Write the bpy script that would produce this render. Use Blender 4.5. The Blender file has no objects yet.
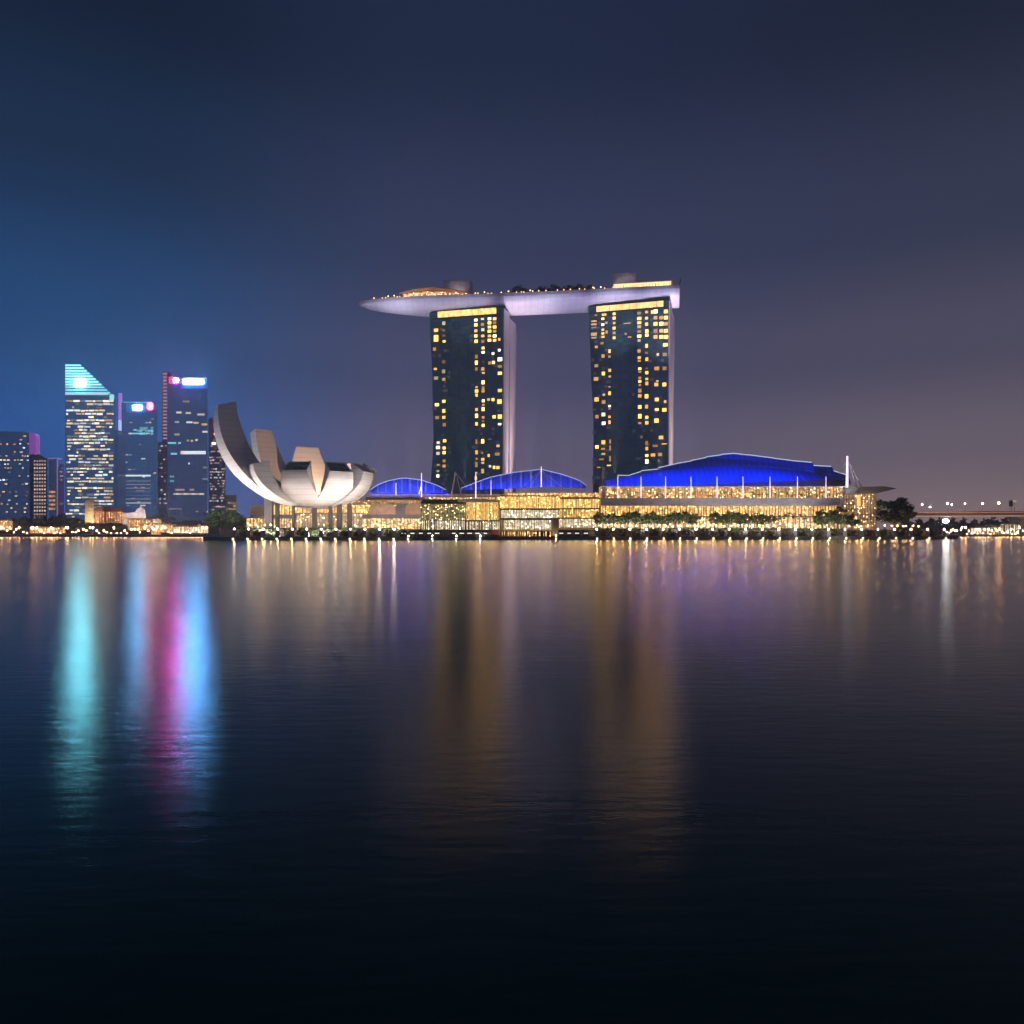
import bpy, bmesh, math, random
from mathutils import Vector, Matrix
R = math.radians
sc = bpy.context.scene
COL = sc.collection

# ------------------------------------------------------------------ camera
F, HZ, CZ = 800.0, 532.0, 5.0          # focal length in px, horizon row, eye height
cam_d = bpy.data.cameras.new("camera")
cam = bpy.data.objects.new("camera", cam_d); COL.objects.link(cam)
cam.location = (0, 0, CZ); cam.rotation_euler = (R(90), 0, 0)
cam_d.sensor_width = 36; cam_d.lens = 36*F/1024
cam_d.shift_y = (HZ-512)/1024
cam_d.clip_start = 0.1; cam_d.clip_end = 40000
sc.camera = cam

# ------------------------------------------------------------------ night sky
W = bpy.data.worlds.new("World"); sc.world = W; W.use_nodes = True
nt = W.node_tree; N, L = nt.nodes, nt.links
for n in list(N): N.remove(n)
out = N.new("ShaderNodeOutputWorld")
tc = N.new("ShaderNodeTexCoord"); sep = N.new("ShaderNodeSeparateXYZ")
L.new(tc.outputs["Generated"], sep.inputs[0])
def srgb(r, g, b):
    f = lambda c: c/12.92 if c <= .04045 else ((c+.055)/1.055)**2.4
    return (f(r/255), f(g/255), f(b/255), 1)
def ramp(stops):
    r = N.new("ShaderNodeValToRGB"); e = r.color_ramp.elements
    r.color_ramp.interpolation = 'EASE'
    while len(e) < len(stops): e.new(.5)
    for k, (p, c) in enumerate(stops): e[k].position = p; e[k].color = srgb(*c)
    L.new(sep.outputs["Z"], r.inputs[0]); return r
rl = ramp([(0, (52, 100, 178)), (.10, (44, 98, 172)), (.22, (35, 78, 128)), (.40, (25, 47, 76)), (.52, (17, 31, 51)), (.75, (9, 16, 28))])
rc = ramp([(0, (122, 108, 130)), (.10, (103, 98, 126)), (.20, (77, 80, 112)), (.33, (53, 62, 94)), (.52, (31, 42, 68)), (.75, (13, 19, 31))])
rr = ramp([(0, (152, 130, 132)), (.10, (121, 109, 122)), (.20, (86, 83, 104)), (.33, (54, 60, 84)), (.52, (27, 35, 54)), (.75, (11, 15, 25))])
az = N.new("ShaderNodeMath"); az.operation = 'ARCTAN2'
L.new(sep.outputs["X"], az.inputs[0]); L.new(sep.outputs["Y"], az.inputs[1])
def maprange(a, b):
    m = N.new("ShaderNodeMapRange"); m.interpolation_type = 'SMOOTHSTEP'
    m.inputs[1].default_value = a; m.inputs[2].default_value = b
    L.new(az.outputs[0], m.inputs[0]); return m
ml, mr = maprange(-.45, -.09), maprange(.0, .60)
m1 = N.new("ShaderNodeMixRGB"); L.new(ml.outputs[0], m1.inputs[0]); L.new(rl.outputs[0], m1.inputs[1]); L.new(rc.outputs[0], m1.inputs[2])
m2 = N.new("ShaderNodeMixRGB"); L.new(mr.outputs[0], m2.inputs[0]); L.new(m1.outputs[0], m2.inputs[1]); L.new(rr.outputs[0], m2.inputs[2])
bg = N.new("ShaderNodeBackground"); L.new(m2.outputs[0], bg.inputs[0]); bg.inputs[1].default_value = 1.0
sky = N.new("ShaderNodeTexSky"); sky.sky_type = 'NISHITA'; sky.sun_disc = False
sky.sun_elevation = R(-9); sky.sun_rotation = R(250)
bg2 = N.new("ShaderNodeBackground"); L.new(sky.outputs[0], bg2.inputs[0]); bg2.inputs[1].default_value = .05
ad = N.new("ShaderNodeAddShader"); L.new(bg.outputs[0], ad.inputs[0]); L.new(bg2.outputs[0], ad.inputs[1])
L.new(ad.outputs[0], out.inputs[0])

vs = sc.view_settings
vs.view_transform = 'Standard'; vs.look = 'None'; vs.exposure = 0; vs.gamma = 1; vs.use_curve_mapping = False
cy = sc.cycles
cy.use_denoising = True
cy.max_bounces = 4; cy.diffuse_bounces = 1; cy.glossy_bounces = 2; cy.transmission_bounces = 1; cy.volume_bounces = 0
cy.use_adaptive_sampling = True; cy.adaptive_threshold = .03; cy.adaptive_min_samples = 32
cy.sample_clamp_indirect = 0; cy.caustics_reflective = False; cy.caustics_refractive = False
cy.use_light_tree = True

# ------------------------------------------------------------------ materials
def M(name, base=(.5, .5, .5), rough=.6, metal=0, emit=None, es=0, var=.15, scale=.35, spec=.5):
    m = bpy.data.materials.new(name); m.use_nodes = True
    t = m.node_tree; b = t.nodes["Principled BSDF"]
    b.inputs["Roughness"].default_value = rough; b.inputs["Metallic"].default_value = metal
    b.inputs["Specular IOR Level"].default_value = spec
    g = t.nodes.new("ShaderNodeNewGeometry"); n = t.nodes.new("ShaderNodeTexNoise"); n.inputs["Scale"].default_value = scale
    n.inputs["Detail"].default_value = 4
    t.links.new(g.outputs["Position"], n.inputs["Vector"])
    r = t.nodes.new("ShaderNodeValToRGB"); e = r.color_ramp.elements
    e[0].position = .3; e[1].position = .7
    e[0].color = tuple(c*(1-var) for c in base)+(1,); e[1].color = tuple(min(1, c*(1+var)) for c in base)+(1,)
    t.links.new(n.outputs[0], r.inputs[0]); t.links.new(r.outputs[0], b.inputs["Base Color"])
    if emit:
        b.inputs["Emission Color"].default_value = tuple(emit)+(1,); b.inputs["Emission Strength"].default_value = es
    return m
def seams(m, axis, step, dark=.82, w=.07):
    """thin joints between cladding panels, at even steps along one axis"""
    t = m.node_tree; b = t.nodes["Principled BSDF"]; lk = b.inputs["Base Color"].links[0]; src = lk.from_socket
    g = t.nodes.new("ShaderNodeNewGeometry"); sp_ = t.nodes.new("ShaderNodeSeparateXYZ"); t.links.new(g.outputs["Position"], sp_.inputs[0])
    mm = t.nodes.new("ShaderNodeMath"); mm.operation = 'MULTIPLY'; mm.inputs[1].default_value = 1/step; t.links.new(sp_.outputs[axis], mm.inputs[0])
    fr_ = t.nodes.new("ShaderNodeMath"); fr_.operation = 'FRACT'; t.links.new(mm.outputs[0], fr_.inputs[0])
    lt = t.nodes.new("ShaderNodeMath"); lt.operation = 'LESS_THAN'; lt.inputs[1].default_value = w; t.links.new(fr_.outputs[0], lt.inputs[0])
    mx_ = t.nodes.new("ShaderNodeMixRGB"); mx_.blend_type = 'MULTIPLY'; mx_.inputs[2].default_value = (dark, dark, dark, 1)
    t.links.new(lt.outputs[0], mx_.inputs[0]); t.links.new(src, mx_.inputs[1]); t.links.new(mx_.outputs[0], b.inputs["Base Color"]); return m
def lit(name, c0, c1, es, cell=(.5, .5, .5), lo=.15, detail=1.5, base=(.3, .25, .2), spark=.75, lampk=9):
    """glazing of a lit interior: each bay of the room behind glows with its own warmth and brightness"""
    m = bpy.data.materials.new(name); m.use_nodes = True
    t = m.node_tree; b = t.nodes["Principled BSDF"]; b.inputs["Roughness"].default_value = .3
    b.inputs["Base Color"].default_value = tuple(base)+(1,)
    g = t.nodes.new("ShaderNodeNewGeometry"); mp = t.nodes.new("ShaderNodeMapping"); mp.inputs["Scale"].default_value = cell
    t.links.new(g.outputs["Position"], mp.inputs[0])
    v = t.nodes.new("ShaderNodeTexVoronoi"); v.inputs["Scale"].default_value = 1; t.links.new(mp.outputs[0], v.inputs["Vector"])
    sp = t.nodes.new("ShaderNodeSeparateColor"); t.links.new(v.outputs["Color"], sp.inputs[0])
    n = t.nodes.new("ShaderNodeTexNoise"); n.inputs["Scale"].default_value = detail; t.links.new(mp.outputs[0], n.inputs["Vector"])
    mx = t.nodes.new("ShaderNodeMixRGB"); mx.inputs[1].default_value = tuple(c0)+(1,); mx.inputs[2].default_value = tuple(c1)+(1,)
    t.links.new(sp.outputs[0], mx.inputs[0]); t.links.new(mx.outputs[0], b.inputs["Emission Color"])
    mu = t.nodes.new("ShaderNodeMath"); mu.operation = 'MULTIPLY'
    t.links.new(sp.outputs[1], mu.inputs[0]); t.links.new(n.outputs[0], mu.inputs[1])
    mr = t.nodes.new("ShaderNodeMapRange"); mr.inputs[1].default_value = .02; mr.inputs[2].default_value = .6
    mr.inputs[3].default_value = lo*es; mr.inputs[4].default_value = es
    t.links.new(mu.outputs[0], mr.inputs[0])
    v2 = t.nodes.new("ShaderNodeTexVoronoi"); v2.inputs["Scale"].default_value = spark; t.links.new(g.outputs["Position"], v2.inputs["Vector"])
    s2 = t.nodes.new("ShaderNodeSeparateColor"); t.links.new(v2.outputs["Color"], s2.inputs[0])
    l1 = t.nodes.new("ShaderNodeMath"); l1.operation = 'LESS_THAN'; l1.inputs[1].default_value = .30; t.links.new(v2.outputs["Distance"], l1.inputs[0])
    l2 = t.nodes.new("ShaderNodeMath"); l2.operation = 'GREATER_THAN'; l2.inputs[1].default_value = .62; t.links.new(s2.outputs[0], l2.inputs[0])
    m3 = t.nodes.new("ShaderNodeMath"); m3.operation = 'MULTIPLY'; t.links.new(l1.outputs[0], m3.inputs[0]); t.links.new(l2.outputs[0], m3.inputs[1])
    m4 = t.nodes.new("ShaderNodeMath"); m4.operation = 'MULTIPLY_ADD'; m4.inputs[1].default_value = lampk
    t.links.new(m3.outputs[0], m4.inputs[0]); t.links.new(mr.outputs[0], m4.inputs[2]); t.links.new(m4.outputs[0], b.inputs["Emission Strength"])
    return m
def curtain(name, glass, line, fx, fz, rough=.12, mort=.10, em=0.0):
    """curtain wall: glass bays between floor and mullion lines, laid out in the wall's own metres"""
    m = bpy.data.materials.new(name); m.use_nodes = True
    t = m.node_tree; b = t.nodes["Principled BSDF"]; b.inputs["Roughness"].default_value = rough
    tcn = t.nodes.new("ShaderNodeTexCoord"); s = t.nodes.new("ShaderNodeSeparateXYZ"); t.links.new(tcn.outputs["Object"], s.inputs[0])
    a = t.nodes.new("ShaderNodeMath"); a.operation = 'ADD'; t.links.new(s.outputs[0], a.inputs[0]); t.links.new(s.outputs[1], a.inputs[1])
    c = t.nodes.new("ShaderNodeCombineXYZ"); t.links.new(a.outputs[0], c.inputs[0]); t.links.new(s.outputs[2], c.inputs[1])
    k = t.nodes.new("ShaderNodeTexBrick"); k.offset = 0; k.inputs["Scale"].default_value = 1
    k.inputs["Brick Width"].default_value = fx; k.inputs["Row Height"].default_value = fz; k.inputs["Mortar Size"].default_value = fz*mort
    k.inputs["Bias"].default_value = -.2
    k.inputs["Color1"].default_value = tuple(glass)+(1,); k.inputs["Color2"].default_value = tuple(g*1.9+.004 for g in glass)+(1,)
    k.inputs["Mortar"].default_value = tuple(line)+(1,)
    t.links.new(c.outputs[0], k.inputs["Vector"]); t.links.new(k.outputs["Color"], b.inputs["Base Color"])
    if em:
        t.links.new(k.outputs["Color"], b.inputs["Emission Color"]); b.inputs["Emission Strength"].default_value = em  # faint glow in the wall's own colours, added to lift dark glass
    return m
WARM, GOLD, AMBER = (1, .74, .36), (1, .62, .20), (1, .45, .12)
m_conc = M("concrete", (.32, .31, .30)); m_dark = M("dark_steel", (.03, .032, .036), .5); m_white = M("white_paint", (.72, .70, .70), .5)
m_pave = M("paving", (.22, .20, .18)); m_hedge = M("hedge_green", (.03, .05, .02), .8, var=.5, scale=2)
m_stone = M("warm_stone", (.42, .36, .28)); m_roof = M("roof_metal", (.20, .19, .21), .45, .3)
m_leaf = M("leaves", (.075, .125, .04), .7, var=.55, scale=.9); m_leaf2 = M("leaves_dark", (.045, .08, .025), .7, var=.55, scale=.9)
m_bark = M("bark", (.10, .075, .05), .9, var=.4, scale=2)
m_wall_dk = M("night_wall", (.05, .052, .065), .7)
m_lamp = M("lamp_glow", (.8, .8, .8), emit=(1, .72, .42), es=160)
m_lampw = M("lamp_glow_white", (.8, .8, .8), emit=(1, .84, .74), es=90)
m_lampo = M("lamp_glow_orange", (.8, .8, .8), emit=(1, .45, .16), es=90)
WIN = {}
def win(kind, s):
    s = round(s*4)/4 or .25
    if (kind, s) not in WIN:
        c = {'warm': (1, .53, .115), 'gold': (1, .44, .06), 'pale': (1, .84, .52), 'white': (.85, .93, 1), 'cyan': (.25, .8, 1), 'pink': (1, .6, .62), 'blue': (.15, .4, 1)}[kind]
        WIN[(kind, s)] = M("window_%s_%d" % (kind, s*4), (.2, .18, .15), .3, emit=c, es=s)
    return WIN[(kind, s)]

# ------------------------------------------------------------------ builders
def P(px, py, Y): return Vector(((px-512)/F*Y, Y, CZ+(HZ-py)/F*Y))
def XZ(px, py, Y): v = P(px, py, Y); return v.x, v.z
def org(o):
    v = Vector((0, 0, 0))
    while o is not None: v += o.location; o = o.parent
    return v
class MB:
    def __init__(s): s.v = []; s.f = []; s.m = []
    def face(s, pts, m=0):
        i = len(s.v); s.v += [tuple(p) for p in pts]; s.f.append(tuple(range(i, i+len(pts)))); s.m.append(m)
    def hexa(s, a, b, m=0):
        """a, b: lists of matching points (bottom, top loops)"""
        n = len(a); i = len(s.v); s.v += [tuple(p) for p in a]+[tuple(p) for p in b]
        s.f.append(tuple(range(i+n-1, i-1, -1))); s.f.append(tuple(range(i+n, i+2*n))); s.m += [m, m]
        for k in range(n):
            j = (k+1) % n; s.f.append((i+k, i+j, i+n+j, i+n+k)); s.m.append(m)
    def box(s, x0, x1, y0, y1, z0, z1, m=0):
        x0, x1 = sorted((x0, x1)); z0, z1 = sorted((z0, z1))
        q = [(x0, y0), (x1, y0), (x1, y1), (x0, y1)]
        s.hexa([(x, y, z0) for x, y in q], [(x, y, z1) for x, y in q], m)
    def pbox(s, a, b, c, d, Y, depth, m=0):
        """box whose front face spans picture columns a..b, rows c..d as measured at distance Y"""
        x0, z1 = XZ(a, c, Y); x1, z0 = XZ(b, d, Y); s.box(x0, x1, Y, Y+depth, z0, z1, m)
    def prism(s, pts, y0, y1, m=0):
        """outline (x,z), extruded from y0 to y1"""
        s.hexa([(x, y0, z) for x, z in pts], [(x, y1, z) for x, z in pts], m)
    def tube(s, p, q, r0, r1=None, n=8, m=0):
        p, q = Vector(p), Vector(q); r1 = r0 if r1 is None else r1
        d = (q-p).normalized(); u = d.orthogonal().normalized(); w = d.cross(u)
        ring = lambda c, r: [c+u*math.cos(2*math.pi*k/n)*r+w*math.sin(2*math.pi*k/n)*r for k in range(n)]
        s.hexa(ring(p, r0), ring(q, r1), m)
    def ball(s, c, r, m=0, seg=10, rings=6, sz=1):
        c = Vector(c); i = len(s.v)
        s.v.append((c.x, c.y, c.z-r*sz))
        for a in range(1, rings):
            ph = -math.pi/2+math.pi*a/rings
            for k in range(seg): s.v.append((c.x+r*math.cos(ph)*math.cos(2*math.pi*k/seg), c.y+r*math.cos(ph)*math.sin(2*math.pi*k/seg), c.z+r*sz*math.sin(ph)))
        s.v.append((c.x, c.y, c.z+r*sz)); t = len(s.v)-1
        for k in range(seg):
            j = (k+1) % seg
            s.f.append((i, i+1+j, i+1+k)); s.m.append(m)
            for a in range(rings-2):
                q = i+1+a*seg; s.f.append((q+k, q+j, q+seg+j, q+seg+k)); s.m.append(m)
            q = i+1+(rings-2)*seg; s.f.append((q+k, q+j, t)); s.m.append(m)
    def build(s, name, mats, parent=None, local=False, smooth=False, **props):
        me = bpy.data.meshes.new(name)
        o3 = Vector((0, 0, 0)) if local or parent is None else org(parent)
        me.from_pydata([tuple(Vector(v)-o3) for v in s.v], [], s.f)
        for m in (mats if isinstance(mats, (list, tuple)) else [mats]): me.materials.append(m)
        me.polygons.foreach_set("material_index", s.m)
        if smooth: me.polygons.foreach_set("use_smooth", [True]*len(s.f))
        me.validate(); me.update()
        bm = bmesh.new(); bm.from_mesh(me); bmesh.ops.remove_doubles(bm, verts=bm.verts, dist=1e-4) if smooth else None
        bmesh.ops.recalc_face_normals(bm, faces=bm.faces); bm.to_mesh(me); bm.free()
        o = bpy.data.objects.new(name, me); COL.objects.link(o); o.parent = parent
        for k, v in props.items(): o[k] = v
        return o
def thing(name, label, cat, loc, group=None, rz=0):
    o = bpy.data.objects.new(name, None); COL.objects.link(o); o.location = loc; o.rotation_euler = (0, 0, rz)
    o.empty_display_size = .5; o["label"] = label; o["category"] = cat
    if group: o["group"] = group
    return o
def tag(o, label, cat, group=None):
    o["label"] = label; o["category"] = cat
    if group: o["group"] = group
    return o
KIDS = {}
def dup(root, loc, label=None, scale=None, rz=None, group=None):
    if root.name not in KIDS: KIDS[root.name] = [(c, list(c.children)) for c in root.children]
    r = root.copy(); COL.objects.link(r); r.location = loc
    if label: r["label"] = label
    if group: r["group"] = group
    if scale: r.scale = scale
    if rz is not None: r.rotation_euler = (0, 0, rz)
    for ch, gs in KIDS[root.name]:
        c = ch.copy(); COL.objects.link(c); c.parent = r
        for g in gs:
            d = g.copy(); COL.objects.link(d); d.parent = c
    return r
def panes(parent, rects, name="window", local=False):
    """rects: (area, [8 corner points bottom loop, top loop], material); the largest hundred are parts of their own"""
    rects = sorted(rects, key=lambda r: -r[0])
    for k, (a, lo, hi, mt) in enumerate(rects[:100]):
        b = MB(); b.hexa(lo, hi); b.build(name, mt, parent, local)
    if len(rects) > 100:
        b = MB(); ms = []
        for a, lo, hi, mt in rects[100:]:
            if mt not in ms: ms.append(mt)
            b.hexa(lo, hi, ms.index(mt))
        b.build(name, ms, parent, local, kind="stuff")
def wrect(px, py, w, h, Y, mt, proud=.5):
    x0, z1 = XZ(px-w/2, py-h/2, Y); x1, z0 = XZ(px+w/2, py+h/2, Y)
    q = [(x0, Y-proud), (x1, Y-proud), (x1, Y+.3), (x0, Y+.3)]
    return (w*h, [(x, y, z0) for x, y in q], [(x, y, z1) for x, y in q], mt)
def spot(loc, target, watts, color, angle, blend=.5, size=1.0):  # spot lamps out of sight: floodlights and some added fill
    d = bpy.data.lights.new("floodlight", 'SPOT'); d.energy = watts; d.color = color; d.spot_size = R(angle); d.spot_blend = blend; d.shadow_soft_size = size
    o = bpy.data.objects.new("floodlight", d); COL.objects.link(o); o.location = loc
    o.rotation_euler = (Vector(target)-Vector(loc)).to_track_quat('-Z', 'Y').to_euler(); return o
def area(loc, target, watts, color, sx, sy):  # unseen strip lamps: museum floods and added fill
    d = bpy.data.lights.new("unseen_strip", 'AREA'); d.energy = watts; d.color = color; d.shape = 'RECTANGLE'; d.size = sx; d.size_y = sy
    o = bpy.data.objects.new("unseen_strip", d); COL.objects.link(o); o.location = loc
    dirv = (Vector(target)-Vector(loc)).normalized()
    x = Vector((1, 0, 0)); x = (x-dirv*x.dot(dirv)).normalized(); y = (-dirv).cross(x)
    o.rotation_euler = Matrix((x, y, -dirv)).transposed().to_euler(); return o

# ------------------------------------------------------------------ water and land
m_water = bpy.data.materials.new("night_water"); m_water.use_nodes = True
t = m_water.node_tree; t.nodes.remove(t.nodes["Principled BSDF"])
g = t.nodes.new("ShaderNodeNewGeometry")
def wav(scale, sx, sy, detail):
    mp = t.nodes.new("ShaderNodeMapping"); mp.inputs["Scale"].default_value = (sx, sy, 1)
    t.links.new(g.outputs["Position"], mp.inputs[0])
    n = t.nodes.new("ShaderNodeTexNoise"); n.inputs["Scale"].default_value = scale; n.inputs["Detail"].default_value = detail
    t.links.new(mp.outputs[0], n.inputs["Vector"]); return n
n1, n2 = wav(1.5, .5, 1.6, 3), wav(.14, .5, 1.8, 2)
ma = t.nodes.new("ShaderNodeMath"); ma.operation = 'MULTIPLY_ADD'; ma.inputs[1].default_value = 1.6
t.links.new(n2.outputs[0], ma.inputs[0]); t.links.new(n1.outputs[0], ma.inputs[2])
bp = t.nodes.new("ShaderNodeBump"); bp.inputs["Strength"].default_value = .4; bp.inputs["Distance"].default_value = .021
t.links.new(ma.outputs[0], bp.inputs["Height"])
fr = t.nodes.new("ShaderNodeFresnel"); fr.inputs["IOR"].default_value = 1.29; t.links.new(bp.outputs[0], fr.inputs["Normal"])
df = t.nodes.new("ShaderNodeBsdfDiffuse"); df.inputs["Color"].default_value = (.012, .085, .05, 1)
gs = t.nodes.new("ShaderNodeBsdfAnisotropic"); gs.distribution = 'BECKMANN'; gs.inputs["Roughness"].default_value = .205
gs.inputs["Color"].default_value = (1.0, .98, .90, 1); t.links.new(bp.outputs[0], gs.inputs["Normal"])
mx = t.nodes.new("ShaderNodeMixShader"); t.links.new(fr.outputs[0], mx.inputs[0]); t.links.new(df.outputs[0], mx.inputs[1]); t.links.new(gs.outputs[0], mx.inputs[2])
t.links.new(mx.outputs[0], t.nodes["Material Output"].inputs["Surface"])
w = MB(); w.face([(-1000, -60, 0), (1000, -60, 0), (1000, 1250, 0), (-1000, 1250, 0)])
w.build("water", m_water, kind="structure")

def shore(px): u = (px-512)/F; return 519.6/(1-.1288*u)
def sp(px, back=0): Y = shore(px)+back; return ((px-512)/F*shore(px), Y)
# lower boardwalk, with its sea wall, and the raised promenade behind it
def slab(name, pts, z0, z1, mt):
    o = MB(); o.hexa([(x, y, z0) for x, y in pts], [(x, y, z1) for x, y in pts]); return o.build(name, mt, kind="structure")
a, c = sp(203), sp(958)
slab("boardwalk", [a, c, (c[0]+14, c[1]+60), (c[0]+4, 900), (-150, 900), (a[0]-6, a[1]+40)], -1, 2, m_pave)
a2, c2 = sp(212, 12), sp(935, 12)
slab("promenade", [a2, c2, (c2[0], 880), (-140, 880), (a2[0], a2[1]+40)], 1.5, 6.6, m_pave)
slab("far_shore_ground", [(-995, 800), (-235, 800), (-225, 860), (-225, 1248), (-995, 1248)], -1, 2.2, m_pave)
slab("bridge_shore_ground", [(430, 850), (995, 850), (995, 1248), (430, 1248)], -1, 1.6, m_pave)

HAZE = .00036
hm = bpy.data.materials.new("night_haze"); hm.use_nodes = True; t = hm.node_tree
t.nodes.remove(t.nodes["Principled BSDF"]); v_ = t.nodes.new("ShaderNodeVolumePrincipled")
v_.inputs["Color"].default_value = (.86, .9, 1, 1); v_.inputs["Density"].default_value = HAZE; v_.inputs["Anisotropy"].default_value = .35
t.links.new(v_.outputs[0], t.nodes["Material Output"].inputs["Volume"])
hz = MB(); hz.box(-1010, 1010, -70, 1260, -2, 240); hz.build("haze", hm, kind="stuff")

# ------------------------------------------------------------------ hotel towers
m_glass = curtain("tower_glass", (.020, .045, .055), (.05, .075, .08), 4.2, 3.9, .22, .10, .26)  # faint glow added to lighten the dark glass
m_end = M("end_wall", (.62, .56, .58), .55, var=.06, scale=.05)
TZ0, TZ1 = 6.6, 199
def tower(corner, th, label, flank_red, prof_l, prof_r, band, wins, depth=44.7, width=68):
    root = thing("hotel_tower", label, "tower", (corner[0], corner[1], TZ0), rz=-th)
    rot = Matrix.Rotation(-th, 3, 'Z'); inv = rot.inverted(); C = Vector((corner[0], corner[1], TZ0))
    n = rot @ Vector((0, -1, 0))
    def onface(px, py):                                   # picture point -> the facade's own (x, z)
        d = Vector(((px-512)/F, 1, (HZ-py)/F)); o = Vector((0, 0, CZ))
        s = (C-o).dot(n)/d.dot(n); return inv @ (o+d*s-C)
    H = TZ1-TZ0; K = 14
    def ip(prof, f):
        for (f0, v0), (f1, v1) in zip(prof, prof[1:]):
            if f <= f1: k = (f-f0)/(f1-f0); k = k*k*(3-2*k); return v0+(v1-v0)*k
        return prof[-1][1]
    lv = [k/K for k in range(K+1)]
    xl = lambda f: ip(prof_l, f); xr = lambda f: width+ip(prof_r, f)
    yb = lambda f: depth+10*max(0, 1-f/.55)**2             # the back slab splays out at the foot
    g0 = lambda f: 18.5                                     # gap between the two slabs
    g1 = lambda f: 20.5+9*max(0, 1-f/.75)**1.3
    f = MB()
    for k in range(K):
        p, q = lv[k], lv[k+1]; z, Z = p*H, q*H
        f.face([(xl(p), 0, z), (xr(p), 0, z), (xr(q), 0, Z), (xl(q), 0, Z)])
        f.face([(xl(p), 18, z), (xl(p), 0, z), (xl(q), 0, Z), (xl(q), 18, Z)])
    f.face([(xl(1), 0, H), (xr(1), 0, H), (xr(1), 18, H), (xl(1), 18, H)])
    f.build("facade", m_glass, root, True)
    e = MB()
    for k in range(K):
        p, q = lv[k], lv[k+1]; z, Z = p*H, q*H
        for s, A, B in ((0, lambda f: .1, g0), (1, g1, yb)):
            x0, X0 = xr(p), xr(q)
            lo = [(x0-2, A(p), z), (x0+.6, A(p), z), (x0+.6, B(p), z), (x0-2, B(p), z)]
            hi = [(X0-2, A(q), Z), (X0+.6, A(q), Z), (X0+.6, B(q), Z), (X0-2, B(q), Z)]
            if s == 1 and q > .97: hi = [(x, y-(3 if y > 40 else 0), zz-4) for x, y, zz in hi]
            e.hexa(lo, hi)
    e.build("end_wall", m_end, root, True)
    bk = MB()                                              # rear slab and the recess between the slabs
    for k in range(K):
        p, q = lv[k], lv[k+1]; z, Z = p*H, q*H
        if q > .99: Z -= 3.5
        for A, B, i0 in ((g1, yb, 2.0), (lambda f: 18.2, g1, 13.0)):
            bk.hexa([(xl(p)+.1, A(p), z), (xr(p)-i0, A(p), z), (xr(p)-i0, B(p)-.1, z), (xl(p)+.1, B(p)-.1, z)],
                    [(xl(q)+.1, A(q), Z), (xr(q)-i0, A(q), Z), (xr(q)-i0, B(q)-.1, Z), (xl(q)+.1, B(q)-.1, Z)])
    bk.build("rear_slab", m_wall_dk, root, True)
    m_cor = M("corridor_glow", (.3, .1, .08), emit=(1, .33, .22), es=.35+.1*flank_red)   # lit corridor ends in the recess
    rnd = random.Random(flank_red)
    for k in range(1, 26):
        z = k*3.9+6; fr = z/H
        if rnd.random() < .75 and g1(fr)-g0(fr) > 2.6: gl = MB(); gl.box(xr(fr)-13.2, xr(fr)-12.6, 19.2, g1(fr)-.6, z, z+1.0); gl.build("corridor_light", m_cor, root, True)
    fl = MB()                                              # floor edges
    for k in range(1, 50):
        z = k*3.9
        if z < H-8: fl.box(xl(z/H)+.3, xr(z/H)-2.3, -.14, .05, z, z+.35)
    fl.build("floor_edges", M("floor_edge", (.016, .024, .032), .4), root, True)
    # rooftop lounge glazing
    (ax, ay), (bx, by), hh = band
    A, B = onface(ax, ay), onface(bx, by)
    for k in range(10):
        x0 = A.x+(B.x-A.x)*k/10; x1 = A.x+(B.x-A.x)*(k+.93)/10; zb = B.z
        bm_ = MB(); bm_.box(x0, x1, -.7, .1, zb, zb+hh)
        bm_.build("lounge_window", m_lounge, root, True)
    sf = MB(); sf.box(xl(1)+2, xr(1)-2.5, -.45, .08, B.z-1.6, B.z-.5); sf.box(xl(1)+2, xr(1)-2.5, -.5, .08, B.z+hh+.4, H+.4)
    sf.build("lounge_frame", m_dark, root, True)
    rc = []
    for (ox, oy), lst in wins:
        for it in lst:
            x, y = it[0], it[1]; br = it[2] if len(it) > 2 else 1; ww = it[3] if len(it) > 3 else 40; hh2 = it[4] if len(it) > 4 else 36
            c = onface(ox+x/9.309, oy+y/9.309); hw, hz = ww/9.309*.64/2, hh2/9.309*.64/2
            kd = 'gold' if rnd.random() < .35+.3*flank_red else ('warm' if rnd.random() < .7 else 'pale')
            br *= rnd.choice((.6, 1.0, 1.6, 2.4, 3.4, 4.6, 5.4))
            q = [(c.x-hw, -.32), (c.x+hw, -.32), (c.x+hw, .04), (c.x-hw, .04)]
            rc.append((ww*hh2, [(x_, y_, c.z-hz) for x_, y_ in q], [(x_, y_, c.z+hz) for x_, y_ in q], win(kd, br)))
    dimr = random.Random(31+flank_red)
    for _ in range(90):
        fz = dimr.randrange(6, 48)*3.9; fx = dimr.choice((dimr.uniform(3, 19), dimr.uniform(38, 64)))
        if fz > H-10: continue
        q = [(fx-1.2, -.2), (fx+1.2, -.2), (fx+1.2, .04), (fx-1.2, .04)]
        rc.append((1, [(x_, y_, fz+.9) for x_, y_ in q], [(x_, y_, fz+3.4) for x_, y_ in q], m_dimwin[dimr.randrange(3)]))
    panes(root, rc, local=True)
    for zz, wt, an in ((60, 130000, 64), (128, 640000, 42), (178, 1100000, 26)):
        spot(C+rot @ Vector((xr(0)+20, 22, 6)), C+rot @ Vector((xr(.5), 22, zz)), wt, (1, .78, .86), an, 1)
    return root
m_dimwin = [M("dim_window", (.1, .12, .13), .3, emit=c_, es=e_) for c_, e_ in (((.2, .5, .6), .07), ((1, .6, .3), .07), ((.3, .5, .8), .08))]
m_lounge = lit("lounge_glow", (1, .64, .18), (1, .52, .11), 2.8, (.5, .5, .5), .45, lampk=0)
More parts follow.
